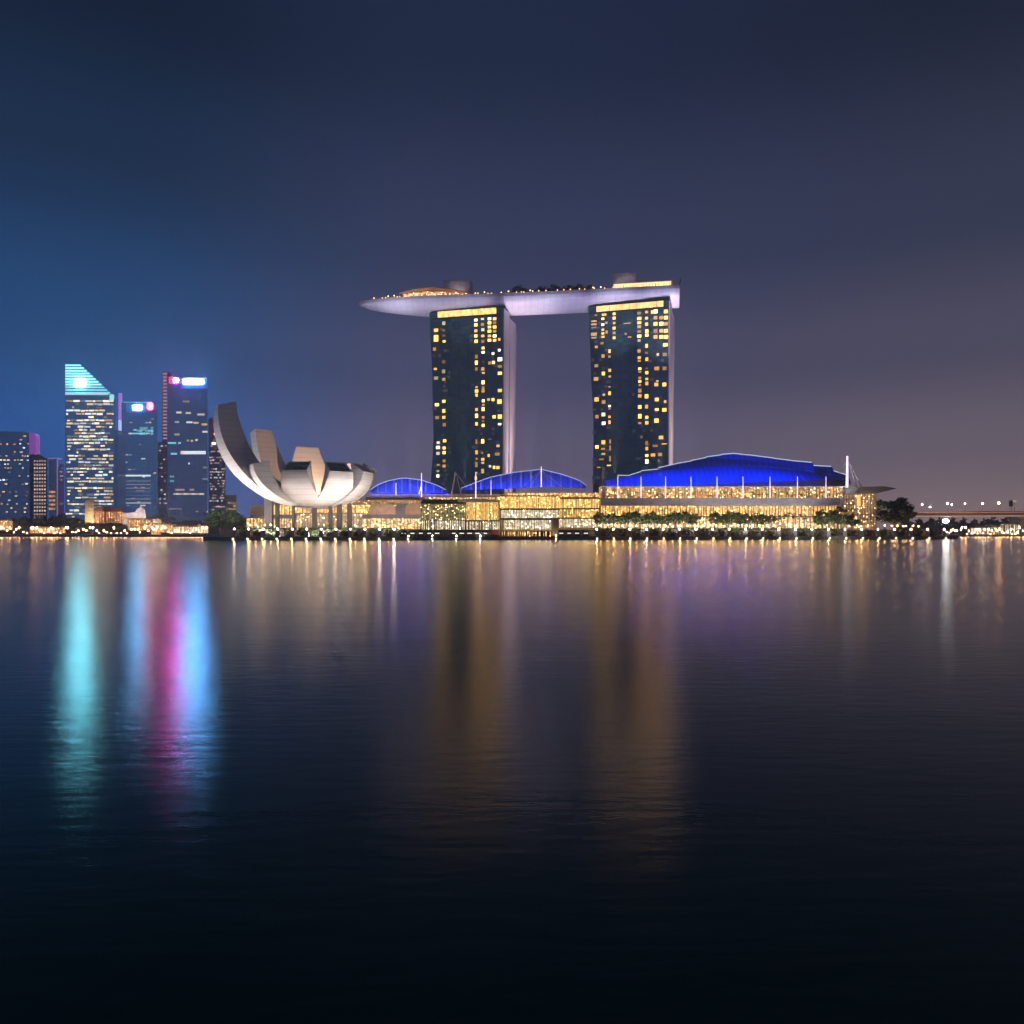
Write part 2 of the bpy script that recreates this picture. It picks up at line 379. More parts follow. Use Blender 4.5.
LU = [(150, 375, 1, 55, 40), (150, 450, 1, 55, 80), (222, 310, .3, 40, 45), (222, 375, .5, 40, 30), (222, 425, .4, 40, 25), (225, 478, .8, 35, 25),
 (520, 280, .7, 40, 30), (520, 325, .9), (520, 380), (520, 428), (523, 477), (582, 270, .5, 40, 25), (582, 320, .5), (585, 370, .5), (585, 428, .6, 40, 30), (585, 478)]
LU += [(x, y, 1, 42, 32) for x in (647, 695) for y in (268, 306, 345, 384, 428, 468)]
LU += [(588, 540, .9, 36, 32), (588, 580, .8, 36, 28), (680, 592, .5, 36, 32), (738, 460, .8, 28, 32), (738, 560, .8, 28, 26), (525, 620, 1, 34, 45), (525, 678, 1, 32, 50), (525, 735, 1, 34, 42),
 (585, 735, 1, 40, 40), (590, 772, .6, 36, 20), (648, 680, .8, 34, 36), (684, 675, .9, 34, 36), (744, 645, 1, 55, 45), (744, 712, 1, 50, 36), (744, 775, 1, 50, 36),
 (222, 668, .6, 42, 40), (220, 758, .9, 42, 46), (222, 832, .8, 42, 36), (143, 735, .3, 40, 26), (150, 820, .8, 55, 40), (588, 860, 1, 36, 45), (588, 920, .8, 34, 56),
 (527, 905, .8, 30, 25), (527, 940, .9, 30, 25), (527, 980, .9, 30, 36), (744, 935, 1, 52, 36), (640, 1020, .4, 30, 30), (680, 1022, .7, 34, 30), (135, 550, .15, 40, 40)]
LL = [(527, 10, .9), (527, 50, .8, 32, 34), (588, 10, .6), (744, 5, 1, 50, 36), (158, 137, 1, 50, 36), (222, 105, .9, 42, 34), (222, 195, .9, 40, 46), (222, 255, .6), (160, 257, .9, 50, 40), (227, 323, .9, 42, 46),
 (590, 100, .9, 34, 34), (590, 138, .7, 34, 20), (588, 178, 1, 34, 46), (527, 182, .9, 34, 36), (527, 240, 1, 34, 50), (527, 315, .9, 32, 40), (588, 255, .7, 34, 30), (588, 290, .5, 30, 16), (588, 330, .9, 34, 36),
 (636, 88, .4, 30, 26), (680, 90, .8, 34, 34), (740, 108, 1, 56, 56), (690, 250, .9), (744, 248, 1, 50, 50), (742, 318, .8, 40, 25), (170, 490, .6, 40, 30), (230, 473, .7, 40, 36),
 (168, 535, 1, 44, 34), (225, 540, .8, 36, 32), (168, 590, .9, 44, 38), (225, 583, .9, 38, 36), (525, 482, .9, 22, 60), (584, 478, .9, 36, 50), (650, 457, .3, 50, 12), (727, 520, .3, 40, 30),
 (527, 580, .9, 32, 50), (580, 587, .4, 26, 24), (640, 610, .4, 24, 36), (720, 597, 1, 62, 36), (585, 645, .9, 40, 30), (585, 678, .8, 36, 25), (527, 640, .3, 24, 20), (525, 695, .9, 32, 64),
 (225, 660, 1, 40, 36), (225, 708, .9, 40, 36), (170, 697, .5, 34, 20), (167, 755, .9, 36, 25), (167, 800, .9, 36, 36), (652, 710, .5, 30, 28), (690, 720, .9, 28, 36), (725, 722, 1, 42, 36),
 (584, 755, .9, 34, 56), (520, 820, .9, 32, 40), (527, 770, .3, 24, 20)]
RU = [(150, 235, .7, 30, 20), (130, 290, .3, 66, 14), (130, 320, .4, 66, 22), (130, 350, .3, 60, 14), (130, 412, 1, 72, 38), (130, 445, .7, 66, 20),
 (225, 230, .6, 55, 26), (213, 268, .8, 34, 26), (245, 305, .7, 30, 26), (213, 322, .8, 32, 26), (213, 370, .8, 32, 26), (213, 405, .7, 32, 24), (248, 392, .4, 28, 40), (215, 436, .8, 36, 24)]
RU += [(318, y, .9, 33, 30) for y in (222, 262, 308, 355, 400, 445)] + [(425, 408, .5, 26, 24), (462, 438, .3, 44, 16), (440, 310, .3, 90, 7)]
RU += [(552, y, .9, 46, 32) for y in (215, 265, 305, 342, 386, 430)] + [(620, 205, .5, 36, 30), (620, 262, .5, 34, 30), (620, 318, .9, 34, 40), (622, 385, 1.2, 36, 44), (622, 422, 1, 36, 28)]
RU += [(x, y, 1, 46, 42) for x in (703, 757, 800) for y in (200, 258, 315, 380, 437) if not (x == 757 and y == 200)] + [(670, 205, .8, 24, 40)]
RU += [(550, 470, .5, 36, 28), (620, 520, .7, 30, 44), (795, 510, 1, 50, 36), (205, 495, .8, 38, 28), (152, 530, .6, 36, 30), (275, 570, .8, 28, 42), (275, 620, .5, 28, 28), (215, 615, .9, 38, 42),
 (550, 567, 1, 40, 38), (552, 630, .9, 38, 32), (552, 660, .6, 36, 22), (620, 585, .4, 32, 28), (622, 645, .8, 34, 42), (725, 600, .5, 26, 26), (790, 600, 1, 50, 40), (152, 705, .15, 44, 36),
 (715, 730, 1, 58, 42), (787, 730, 1, 48, 42), (277, 748, .8, 32, 36), (218, 778, .8, 36, 42), (277, 805, .3, 30, 24), (150, 828, 1, 56, 44), (557, 733, .8, 36, 28), (557, 762, .7, 36, 22), (620, 730, .3, 32, 18), (622, 770, .9, 36, 36),
 (622, 828, .6, 34, 28), (622, 870, .9, 36, 42), (557, 820, .8, 34, 34), (557, 852, .7, 34, 24), (557, 885, .4, 30, 24), (710, 880, .9, 46, 42), (785, 880, 1, 44, 42), (720, 848, .25, 30, 18),
 (275, 902, .2, 26, 20), (275, 962, .8, 30, 40), (222, 975, .3, 28, 24), (557, 932, 1, 36, 42), (557, 985, .6, 34, 36), (622, 990, .8, 36, 48), (155, 1012, .9, 50, 34), (715, 1018, .9, 46, 34)]
RL = [(275, 30, .7, 30, 40), (222, 45, .3, 26, 20), (155, 88, 1, 52, 48), (220, 112, .8, 44, 42), (275, 150, .7, 28, 25), (275, 176, .4, 26, 20), (158, 248, 1.2, 42, 42), (218, 228, .9, 46, 46), (220, 310, 1, 42, 38),
 (275, 250, .5, 28, 30), (275, 300, .5, 26, 44), (557, 10, .8), (557, 55, .6), (620, 58, .9, 40, 46), (557, 158, 1, 40, 42), (620, 155, .8, 34, 46), (715, 90, 1, 46, 46), (793, 108, .3, 28, 32), (715, 182, .9, 46, 30), (785, 185, 1.1, 50, 42),
 (557, 245, .9, 38, 52), (557, 308, .8, 36, 24), (622, 255, .9, 36, 36), (622, 305, .9, 38, 40), (712, 285, 1, 50, 50), (572, 438, .6, 30, 32), (755, 442, 1, 52, 42), (620, 495, .7, 30, 50), (622, 545, .9, 32, 42),
 (700, 520, .9, 62, 26), (785, 502, .4, 62, 10), (218, 487, .9, 46, 48), (158, 530, 1, 40, 38), (215, 548, .8, 50, 25), (218, 595, .9, 46, 25), (200, 645, .4, 60, 20), (270, 702, .4, 50, 14), (175, 720, .4, 42, 12),
 (622, 610, .7, 36, 30), (680, 605, 1, 52, 36), (745, 600, .8, 46, 38), (735, 658, .4, 28, 28), (622, 665, .8, 36, 52), (280, 480, .3, 18, 50), (280, 540, .3, 18, 60), (280, 640, .4, 18, 70)]
TH_L, TH_R = R(14), R(17)
TL = tower((-73.1, 709), TH_L, "glass hotel tower nearer the petal shaped museum, pale pink end wall plainly visible", 0,
           [(0, 0), (.18, 1.0), (.42, 3.6), (.7, 2.6), (1, -.2)], [(0, -2.5), (.5, -1), (1, 0)],
           ((437.9, 317.0), (496.6, 313.6), 5.0), [((420, 290), LU), ((420, 390), LL)])
TR = tower((66.1, 690), TH_R, "glass hotel tower rising behind the long blue roof, golden windows massed near its top", 1,
           [(0, 2.5), (.22, 3.8), (.45, 4.2), (.75, 1.8), (1, -.4)], [(0, -1.5), (.5, -1), (1, 0)],
           ((596.5, 310.2), (663.8, 306.4), 4.6), [((580, 290), RU), ((580, 390), RL)], 44.7, 68.4)

# ------------------------------------------------------------------ sky deck on the towers
m_hull = M("hull_panels", (.66, .62, .70), .45, var=.07, scale=.12)
seams(m_hull, 0, 5.5, .80, .08)
ZR = 211.5
CL = [(-137.5, 722.5), (-100, 720.5), (-35.8, 717.5), (34, 709), (104, 697), (144, 689.5)]
def cl(s):
    """Catmull-Rom along the deck's centre line, s in 0..1"""
    n = len(CL)-1; x = min(s*n, n-1e-6); k = int(x); f = x-k
    p = [CL[max(0, min(n, k+i))] for i in (-1, 0, 1, 2)]
    h = lambda a, b, c, d: .5*((2*b)+(-a+c)*f+(2*a-5*b+4*c-d)*f*f+(-a+3*b-3*c+d)*f**3)
    return Vector((h(*[q[0] for q in p]), h(*[q[1] for q in p])))
def half(s):
    return 22*min(1, max(.02, (s/.34)))**.55 if s < .34 else 22-1.5*max(0, (s-.8)/.2)
SD = thing("sky_deck", "long boat shaped deck lying across the tops of both hotel towers", "rooftop deck", (34, 709, 196))
NS, NA = 48, 12
def deck_frame(s):
    c = cl(s); d = (cl(min(1, s+.01))-cl(max(0, s-.01))).normalized(); return c, Vector((d.y, -d.x))   # towards camera
def deck_pt(s, off, z): c, nrm = deck_frame(s); p = c+nrm*off; return Vector((p.x, p.y, z))
rings = []
for i in range(NS+1):
    s = i/NS; hw = half(s); dep = 11.6*min(1, hw/20)**1.1; rg = []
    rise = 0 if s > .3 else 1.5*(1-s/.3)**2
    for k in range(NA+1):
        a_ = math.pi*k/NA; ca = math.cos(a_)
        rg.append(deck_pt(s, hw*ca, ZR-rise*.2-2.2*min(1, hw/8)-(dep-2.2)*math.sin(a_)**.8))
    rings.append(rg)
hb = MB()
for i in range(NS):
    for k in range(NA): hb.face([rings[i][k], rings[i+1][k], rings[i+1][k+1], rings[i][k+1]])
hb.face(rings[-1]); hb.face(list(reversed(rings[0])))
hull = hb.build("hull", m_hull, SD, smooth=True)
es = hull.modifiers.new("edges", 'EDGE_SPLIT'); es.split_angle = R(40)
rb = MB()
for i in range(NS):
    s0, s1 = i/NS, (i+1)/NS
    for sg in (1, -1):
        lo = [deck_pt(s0, sg*half(s0), ZR-2.3), deck_pt(s1, sg*half(s1), ZR-2.3), deck_pt(s1, sg*(half(s1)-1), ZR-2.3), deck_pt(s0, sg*(half(s0)-1), ZR-2.3)]
        rb.hexa(lo, [p+Vector((0, 0, 2.6)) for p in lo])
rb.hexa([deck_pt(1, o, ZR-2.3) for o in (20.5, -20.5)]+[deck_pt(.992, o, ZR-2.3) for o in (-20.5, 20.5)], [deck_pt(1, o, ZR+.3) for o in (20.5, -20.5)]+[deck_pt(.992, o, ZR+.3) for o in (-20.5, 20.5)])
rb.build("rim", M("rim_panels", (.50, .45, .47), .5), SD)
dk = MB()
for i in range(NS):
    s0, s1 = i/NS, (i+1)/NS
    dk.face([deck_pt(s0, half(s0)-.8, ZR-1), deck_pt(s1, half(s1)-.8, ZR-1), deck_pt(s1, -half(s1)+.8, ZR-1), deck_pt(s0, -half(s0)+.8, ZR-1)])
dk.build("floor", m_pave, SD)
def sparam(px, off=0):
    best = min(range(0, 1001), key=lambda i: abs(512+F*deck_pt(i/1000, off, 0).x/deck_pt(i/1000, off, 0).y-px)); return best/1000
# glass balustrade end, lift cores, lit pavilions
def deckbox(px0, px1, z0, z1, o0, o1, b):
    s0, s1 = sparam(px0, (o0+o1)/2), sparam(px1, (o0+o1)/2)
    lo = [deck_pt(s0, o0, z0), deck_pt(s1, o0, z0), deck_pt(s1, o1, z0), deck_pt(s0, o1, z0)]
    b.hexa(lo, [Vector((p.x, p.y, z1)) for p in lo])
m_core = M("core_panels", (.5, .45, .5), .6)
for (x0, x1, h) in ((444.5, 472, 20.0), (613, 637.5, 20.0)):
    b = MB(); deckbox(x0, x1, ZR-1, ZR+h, -2, -14, b); deckbox(x0+2, x1-9, ZR+h, ZR+h+.7, -3, -12, b)
    core = b.build("lift_core", m_core, SD)
    b = MB(); p = deck_pt(sparam((x0+x1)/2, -7), -7, ZR+h); b.tube(p, p+Vector((0, 0, 3)), .25); b.build("mast", m_dark, core)
m_bar = lit("bar_glow", (1, .45, .12), (1, .66, .3), 2.0, (.35, .35, .7), .08)
b = MB()
for k in range(14):
    x0 = 404+k*4.7; h = 4.2+3.2*math.sin(math.pi*min(1, (k+1.5)/14))
    deckbox(x0, x0+3.9, ZR+.2, ZR+h-1.2, 12, 5, b)
b.build("restaurant", m_bar, SD)
b = MB()
prev = None
for k in range(15):
    x0 = 401+k*4.9; h = ZR+3.0+5.6*math.sin(math.pi*min(1, (k+1)/15.5))
    s0 = sparam(x0, 6); a0, b0 = deck_pt(s0, 14, h), deck_pt(s0, 2, h+1.0)
    if prev: b.hexa([prev[0], a0, b0, prev[1]], [q+Vector((0, 0, .7)) for q in (prev[0], a0, b0, prev[1])])
    prev = (a0, b0)
b.build("restaurant_roof", M("warm_roof", (.42, .27, .2), .6), SD)
b = MB(); deckbox(613, 673, ZR+4.6, ZR+5.3, 19, 4, b); b.build("pavilion_roof", m_conc, SD)
b = MB(); deckbox(614, 671, ZR+3.5, ZR+4.55, 18, 5, b); b.build("pavilion_light", M("pavilion_glow", (.4, .3, .2), emit=(1, .6, .25), es=2.2), SD)
b = MB()
for k in range(20): deckbox(614.5+k*2.9, 615.1+k*2.9, ZR-1, ZR+3.5, 18, 17.2, b)
b.build("pavilion_posts", m_conc, SD)
b = MB(); deckbox(474, 512, ZR-.5, ZR+5.2, 2, -6, b); b.build("pool_bar", m_dark, SD)
b = MB()
for (x, o, h) in ((383, 4, 9), (375, 3, 4)): p = deck_pt(sparam(x, o), o, ZR-1); b.tube(p, p+Vector((0, 0, h)), .22)
b.build("antenna", m_conc, SD)
b = MB()                                                     # framed glass screen at the stern
for o in (20, 10, 0, -10, -20): p = deck_pt(.995, o, ZR); b.tube(p, p+Vector((1.5, 0, 6)), .25)
b.hexa([deck_pt(.996, 20, ZR), deck_pt(1, 20, ZR), deck_pt(1, -20, ZR), deck_pt(.996, -20, ZR)], [deck_pt(.996, 20, ZR)+Vector((1.4, 0, 5)), deck_pt(1, 20, ZR)+Vector((1.4, 0, 5)), deck_pt(1, -20, ZR)+Vector((1.4, 0, 5)), deck_pt(.996, -20, ZR)+Vector((1.4, 0, 5))])
b.build("stern_screen", M("screen_glass", (.05, .06, .08), .1), SD)

# rooftop lights on the deck edge
def mini_lamp(name, label, cat, group, mt, r=.55, h=2.2):
    t_ = thing(name, label, cat, (0, 0, 0), group)
    b = MB(); b.tube((0, 0, 0), (0, 0, h), .10, .08, 6); b.build("post", m_dark, t_, True)
    b = MB(); b.ball((0, 0, h+r*.8), r, 0, 8, 5); b.build("globe", mt, t_, True, smooth=True); return t_
rd = random.Random(5)
deck_lamp = None
for k in range(72):
    px = 372+k*4.15+rd.uniform(-1.5, 1.5)
    if px > 668: continue
    s = sparam(px, 16); p = deck_pt(s, half(s)-1.6, ZR-1)
    if deck_lamp is None:
        deck_lamp = mini_lamp("deck_lamp", "small warm lamp on the edge of the rooftop deck", "lamp", "lamps along the rooftop deck edge", M("deck_glow", (.8, .7, .6), emit=(1, .5, .18), es=7), .42, 2.3)
        deck_lamp.location = p
    else:
        d = dup(deck_lamp, p, scale=[rd.choice((.55, .8, .95, 1.2))]*3)

# ------------------------------------------------------------------ foliage
def crown(seed, n, clumps, leaf, rx=1, rz=1, flat=0):
    rnd = random.Random(seed); b = MB(); cs = []
    for _ in range(clumps):
        while True:
            v = Vector((rnd.uniform(-1, 1), rnd.uniform(-1, 1), rnd.uniform(-1 if not flat else -.4, 1)))
            if .25 < v.length < .92: break
        cs.append((v, rnd.uniform(.18, .36)))
    for _ in range(n):
        c, r = rnd.choice(cs)
        d = Vector((rnd.gauss(0, 1), rnd.gauss(0, 1), rnd.gauss(0, 1))).normalized()*r*rnd.uniform(.5, 1.05)
        p = c+d; p = Vector((p.x*rx, p.y*rx, p.z*rz))
        u = Vector((rnd.gauss(0, 1), rnd.gauss(0, 1), rnd.gauss(0, .6))).normalized(); w_ = u.orthogonal().normalized()
        w_ = (w_*math.cos(rnd.random()*6)+u.cross(w_)*math.sin(rnd.random()*6)).normalized()
        l = leaf*rnd.uniform(.6, 1.3)
        b.face([p-u*l, p+w_*l*.5, p+u*l, p-w_*l*.5], rnd.choice((0, 0, 1)))
    return b
def make_tree(name, label, group, seed, h, r, trunk_h, n=900, leaf=.16, cz=None, rz_=None, stub=False):
    """tree of overall height h, crown radius r; crown is scaled from a unit crown"""
    t_ = thing(name, label, "tree", (0, 0, 0), group)
    rnd = random.Random(seed)
    ch = (h-trunk_h)/2*1.05; cz = trunk_h+ch*.95
    b = MB(); b.tube((0, 0, 0), (0, 0, trunk_h), r*.09, r*.06, 7)
    for k in range(6):
        a_ = k*1.05+rnd.random(); b.tube((0, 0, trunk_h*.9), (r*.6*math.cos(a_), r*.6*math.sin(a_), cz+rnd.uniform(-.3, .5)*ch), r*.045, r*.012, 5)
    b.build("trunk", m_bark, t_, True)
    cb = crown(seed, n, 34, leaf); cb.v = [(x*r, y*r, cz+z*ch) for x, y, z in cb.v]
    cb.build("crown", [m_leaf, m_leaf2], t_, True); return t_
rd = random.Random(11)
palm0 = None
deck_tree_spots = [474, 479, 484, 489, 494, 517, 521.5, 526, 531, 536, 541, 545, 550, 556, 562, 566, 571, 577, 581, 586, 590]
for px in deck_tree_spots:
    s = sparam(px, 2); p = deck_pt(s, rd.uniform(5, 15), ZR-1)
    if palm0 is None:
        palm0 = make_tree("garden_tree", "small dark tree in the garden on the rooftop deck", "trees on the rooftop deck", 3, 7.2, 3.0, 2.4, 260, .22)
        palm0.location = p; palm0.scale = (.8, .8, .7)
    else:
        k = rd.uniform(.95, 1.35) if px > 515 else rd.uniform(.65, .8); dup(palm0, p, scale=(k*1.1, k*1.1, k), rz=rd.random()*6)

# ------------------------------------------------------------------ petal museum
m_petal = M("petal_panels", (.76, .73, .71), .42, var=.05, scale=.08)
seams(m_petal, 2, 3.6, .74, .10)
m_skyl = curtain("skylight_glass", (.012, .028, .026), (.08, .085, .08), 3.4, 3.4, .12, .06, .3)  # slight glow added so the glass is less black
MC = Vector((-134.5, 542, 0)); MZ = 20.5
MU = thing("petal_museum", "white museum shaped like an opening lotus flower beside the water", "museum", (MC.x, MC.y, 6.6))
def petal(phi, Rr, H, wmid, wtip, cap, thick, t0=.06, inner0=13, end=88, wi0=.42, wi1=.88, thm=0):
    phi = R(phi); er = Vector((math.sin(phi), -math.cos(phi), 0)); et = Vector((math.cos(phi), math.sin(phi), 0))
    n = 22; secs = []
    for i in range(n+1):
        tt = i/n; th = R(end)*(t0+(1-t0)*tt)
        zo = MZ+(H-cap-MZ)*(1-math.cos(th))/(1-math.cos(R(end))); ro = Rr*math.sin(th)/math.sin(R(end))
        w_ = (wmid*math.sin(min(1, tt/.55)*math.pi/2)**.8 if tt < .55 else wmid+(wtip-wmid)*((tt-.55)/.45)**1.2)
        w_ = min(w_, .3+ro*.50)
        tn = thick*(.55+.45*tt)+thm*math.sin(math.pi*tt); ri = max(1.0, ro-tn*math.sin(th))
        zi = zo+inner0*(1-tt)**1.5*min(1, tt*4+.2)+cap*tt
        wi = w_*(wi0+(wi1-wi0)*tt)
        O = MC+er*ro; I = MC+er*ri
        secs.append([O-et*w_+Vector((0, 0, zo)), O+et*w_+Vector((0, 0, zo)), I+et*wi+Vector((0, 0, zi)), I-et*wi+Vector((0, 0, zi))])
    b = MB()
    for i in range(n):
        A, B = secs[i], secs[i+1]
        for k in range(4): b.face([A[k], A[(k+1) % 4], B[(k+1) % 4], B[k]])
    b.face(secs[0])
    e = secs[-1]; cen = sum(e, Vector())/4; nn = (e[1]-e[0]).cross(e[3]-e[0]).normalized()
    if nn.dot(er) < 0: nn = -nn
    ins = [cen+(p-cen)*.86-nn*.7 for p in e]
    for k in range(4): b.face([e[k], e[(k+1) % 4], ins[(k+1) % 4], ins[k]])
    o = b.build("petal", m_petal, MU, smooth=True)
    sm = o.modifiers.new("edges", 'EDGE_SPLIT'); sm.split_angle = R(32)
    g_ = MB(); i2 = [cen+(p-cen)*.88-nn*.45 for p in e]; g_.hexa([p-nn*.4 for p in i2], i2); g_.build("skylight", m_skyl, o)
    return o
MC = Vector((-131.5, 542, 0))
PET = [dict(phi=-57, Rr=66, H=88, wmid=12, wtip=4.6, cap=3, thick=11, inner0=14, end=97, wi1=.95, thm=6),
       dict(phi=-46, Rr=51, H=50.5, wmid=10.5, wtip=9, cap=3, thick=12, inner0=11),
       dict(phi=-11, Rr=35, H=50.5, wmid=11.6, wtip=8.7, cap=6.2, thick=8),
       dict(phi=39, Rr=34, H=50.5, wmid=10.8, wtip=8.2, cap=6.4, thick=8),
       dict(phi=74, Rr=37.5, H=50.8, wmid=9.6, wtip=7.6, cap=6, thick=9),
       dict(phi=112, Rr=38, H=52.5, wmid=12, wtip=8, cap=5, thick=9), dict(phi=150, Rr=34, H=53, wmid=12, wtip=8, cap=5, thick=9),
       dict(phi=-153, Rr=38, H=65.5, wmid=16, wtip=8.0, cap=3, thick=7, end=70, wi0=.9, wi1=.98),
       dict(phi=-121, Rr=58, H=78, wmid=13, wtip=7.5, cap=3, thick=6, end=66, wi0=.9, wi1=.98)]
for p in PET: petal(**p)
b = MB(); b.ball((MC.x, MC.y, MZ+3.2), 10, 0, 24, 8, .35); b.build("bowl", m_petal, MU, smooth=True)
m_col = M("column_panels", (.11, .10, .10), .5)
for (x, w0, dy, top, lean) in ((269, 4.2, -10, 502, 0), (277.5, 2.2, 6, 500, .5), (293.5, 1.5, -16, 508, 0), (314.5, 2.4, -20, 510, 0), (330.5, 2.0, -10, 509, 0), (339.5, 2.6, -6, 504, 0), (349.5, 2.4, 2, 500, -.5)):
    Y = MC.y+dy; x0, zt = XZ(x, top, Y); b = MB(); b.box(x0-w0/2*1.2, x0+w0/2*1.2, Y-w0/2, Y+w0/2, 6.6, zt+1.5); b.build("column", m_col, MU)
m_lobby = lit("lobby_glow", (1, .55, .25), (1, .78, .45), 1.0, (.3, .3, .4), .12)
b = MB(); b.box(MC.x-19, MC.x+27, MC.y+16, MC.y+18, 6.6, 17.5); b.build("lobby_glazing", m_lobby, MU)
b = MB()
for k in range(24): b.box(MC.x-19+k*2, MC.x-18.7+k*2, MC.y+15.5, MC.y+16, 6.6, 17.5)
b.box(MC.x-20, MC.x+28, MC.y+15, MC.y+19, 17.5, 18.4); b.build("lobby_frame", m_stone, MU)

# ------------------------------------------------------------------ shopping mall
m_gold = lit("mall_gold", (1, .46, .09), (1, .64, .22), 2.1, (.6, .6, .8), .25)
m_gold2 = lit("mall_gold_dense", (1, .52, .12), (1, .66, .22), 2.0, (.9, .9, .5), .5)
m_pale = lit("mall_pale", (1, .74, .42), (1, .86, .62), 1.5, (.7, .7, .8), .35)
m_cafe = lit("cafe_glow", (1, .42, .08), (1, .74, .32), 2.2, (.7, .7, 1.1), .04)
m_olive = lit("vault_glow", (.75, .6, .2), (1, .75, .3), .6, (.5, .5, .7), .15)
m_memb = M("roof_membrane", (.10, .20, .72), .5, var=.04, scale=.06)
m_awn = M("awning_cream", (.66, .46, .34), .7)
RS = random.Random(77)
def storey(parent, px0, px1, py0, py1, Y, mt, bays, depth=10, frame=m_stone, fw=.45, slab_h=.8, name="shopfront"):
    """a lit glazed storey: glazing set back behind posts, between floor edges"""
    b = MB(); b.pbox(px0, px1, py0, py1, Y+.8, depth); b.build(name, mt, parent)
    x0, z1 = XZ(px0, py0, Y); x1, z0 = XZ(px1, py1, Y); b = MB()
    for k in range(bays+1):
        x = x0+(x1-x0)*(k+(RS.uniform(-.3, .3) if 0 < k < bays else 0))/bays; w_ = fw*RS.uniform(.5, 1.3); b.box(x-w_/2, x+w_/2, Y, Y+.78, z0, z1)
    b.box(x0-.4, x1+.4, Y-.25, Y+.79, z1, z1+slab_h); b.box(x0-.4, x1+.4, Y-.2, Y+.79, z0-slab_h*.6, z0)
    b.build(name+"_frame", frame, parent)
MALL = thing("shopping_mall", "long golden lit waterfront mall between the petal museum and the long blue roof", "mall", (-15, 575, 6.6))
# stepped roof terraces behind
for i, (x0, x1, y0, y1, Y, dep) in enumerate(((250, 605, 505, 530, 592, 60), (278, 600, 499.5, 505.5, 596, 50), (366, 585, 494, 500, 602, 40))):
    b = MB(); b.pbox(x0, x1, y0, y1, Y, dep); b.build("terrace", M("terrace_stone", (.36, .31, .26)), MALL)
for (x0, x1, y0, y1, Y, n) in ((352, 420, 500.5, 503.5, 595.2, 18), (425, 500, 497.5, 500, 600, 20), (505, 600, 493, 497, 600, 22)):
    storey(MALL, x0, x1, y0, y1, Y, m_cafe, n, 4, m_stone, .5, .5, "terrace_glazing")
# museum side: two cafe levels with domed awnings
storey(MALL, 272, 432, 505, 514.5, 574, m_gold, 38, 12)
storey(MALL, 246, 432, 518.5, 529, 570, m_cafe, 54, 12)
b = MB(); b.pbox(250, 434, 514.8, 518.2, 568, 18); b.build("canopy", m_roof, MALL)
for (x0, x1, mt) in ((368.5, 396, m_awn), (395, 412, m_roof), (405, 426, m_awn)):
    b = MB(); xa, zb = XZ(x0, 514.5, 569); xb, zt = XZ(x1, 503.5, 569); pts = []
    cx, rx_ = (xa+xb)/2, (xb-xa)/2
    for k in range(13):
        a_ = math.pi*k/12; pts.append((cx-rx_*math.copysign(abs(math.cos(a_))**.55, math.cos(a_)), zb+(zt-zb)*math.sin(a_)**.5))
    b.prism(pts, 568.6 if mt == m_awn else 569.2, 573.5); b.build("awning", mt, MALL)
# glass barrel vault
b = MB(); xa, zb = XZ(421, 521, 562); xb, zt = XZ(466, 498.5, 562)
arc = [(562+16*(1-math.cos(R(a_))), zb+(zt-zb)*math.sin(R(a_))) for a_ in range(0, 91, 10)]
for (y0, z0), (y1, z1) in zip(arc, arc[1:]):
    b.face([(xa, y0, z0), (xb, y0, z0), (xb-1.0, y1, z1), (xa-1.0, y1, z1)], 0 if z1 < zb+(zt-zb)*.80 else 1)
b.build("barrel_vault", [m_olive, m_roof], MALL)
b = MB()
for k in range(18):
    x = xa+(xb-xa)*k/17
    for (y0, z0), (y1, z1) in zip(arc, arc[1:]): b.tube((x, y0-.15, z0), (x, y1-.15, z1+.1), .2, n=4)
for (y0, z0) in arc[1:-1:1]: b.tube((xa, y0-.2, z0), (xb, y0-.2, z0), .14, n=4)
b.build("vault_ribs", M("rib_steel", (.14, .14, .11), .5), MALL)
b = MB(); pts = [(y, z) for y, z in arc]+[(arc[-1][0], zb)]
b.hexa([(xb, y, z) for y, z in pts], [(xb+1.2, y, z) for y, z in pts]); b.build("vault_gable", m_dark, MALL)
storey(MALL, 421, 465, 520.5, 530, 560.5, m_pale, 20, 8, m_dark, .7, .5)
# gold clad hall
storey(MALL, 466, 498, 502, 520, 561, m_gold2, 26, 12, M("gold_fin", (.45, .33, .14), .5), .35)
storey(MALL, 466, 500, 521.5, 530, 560, m_pale, 18, 8, m_dark, .6, .5)
b = MB(); xa, zz = XZ(458, 501.5, 559); xb, _ = XZ(494, 501.5, 559)
b.prism([(xa, zz), (xb, zz), (xb+3, zz+.9), ((xa+xb)/2, zz+2.2), (xa-1, zz+1.2)], 558, 576); b.build("hall_roof", m_white, MALL)
# upper fins behind the waterside pavilion, and the three storey gold block
storey(MALL, 500, 559.5, 496.5, 509, 560, m_gold2, 44, 12, M("gold_fin_upper", (.45, .32, .12), .5), .3)
for (y0, y1, mt) in ((499, 508, m_gold2), (509.5, 517.5, m_gold), (519, 527.5, m_pale)): storey(MALL, 560.5, 599.5, y0, y1, 562, mt, 24, 12, M("gold_frame", (.48, .36, .16), .5), .4)
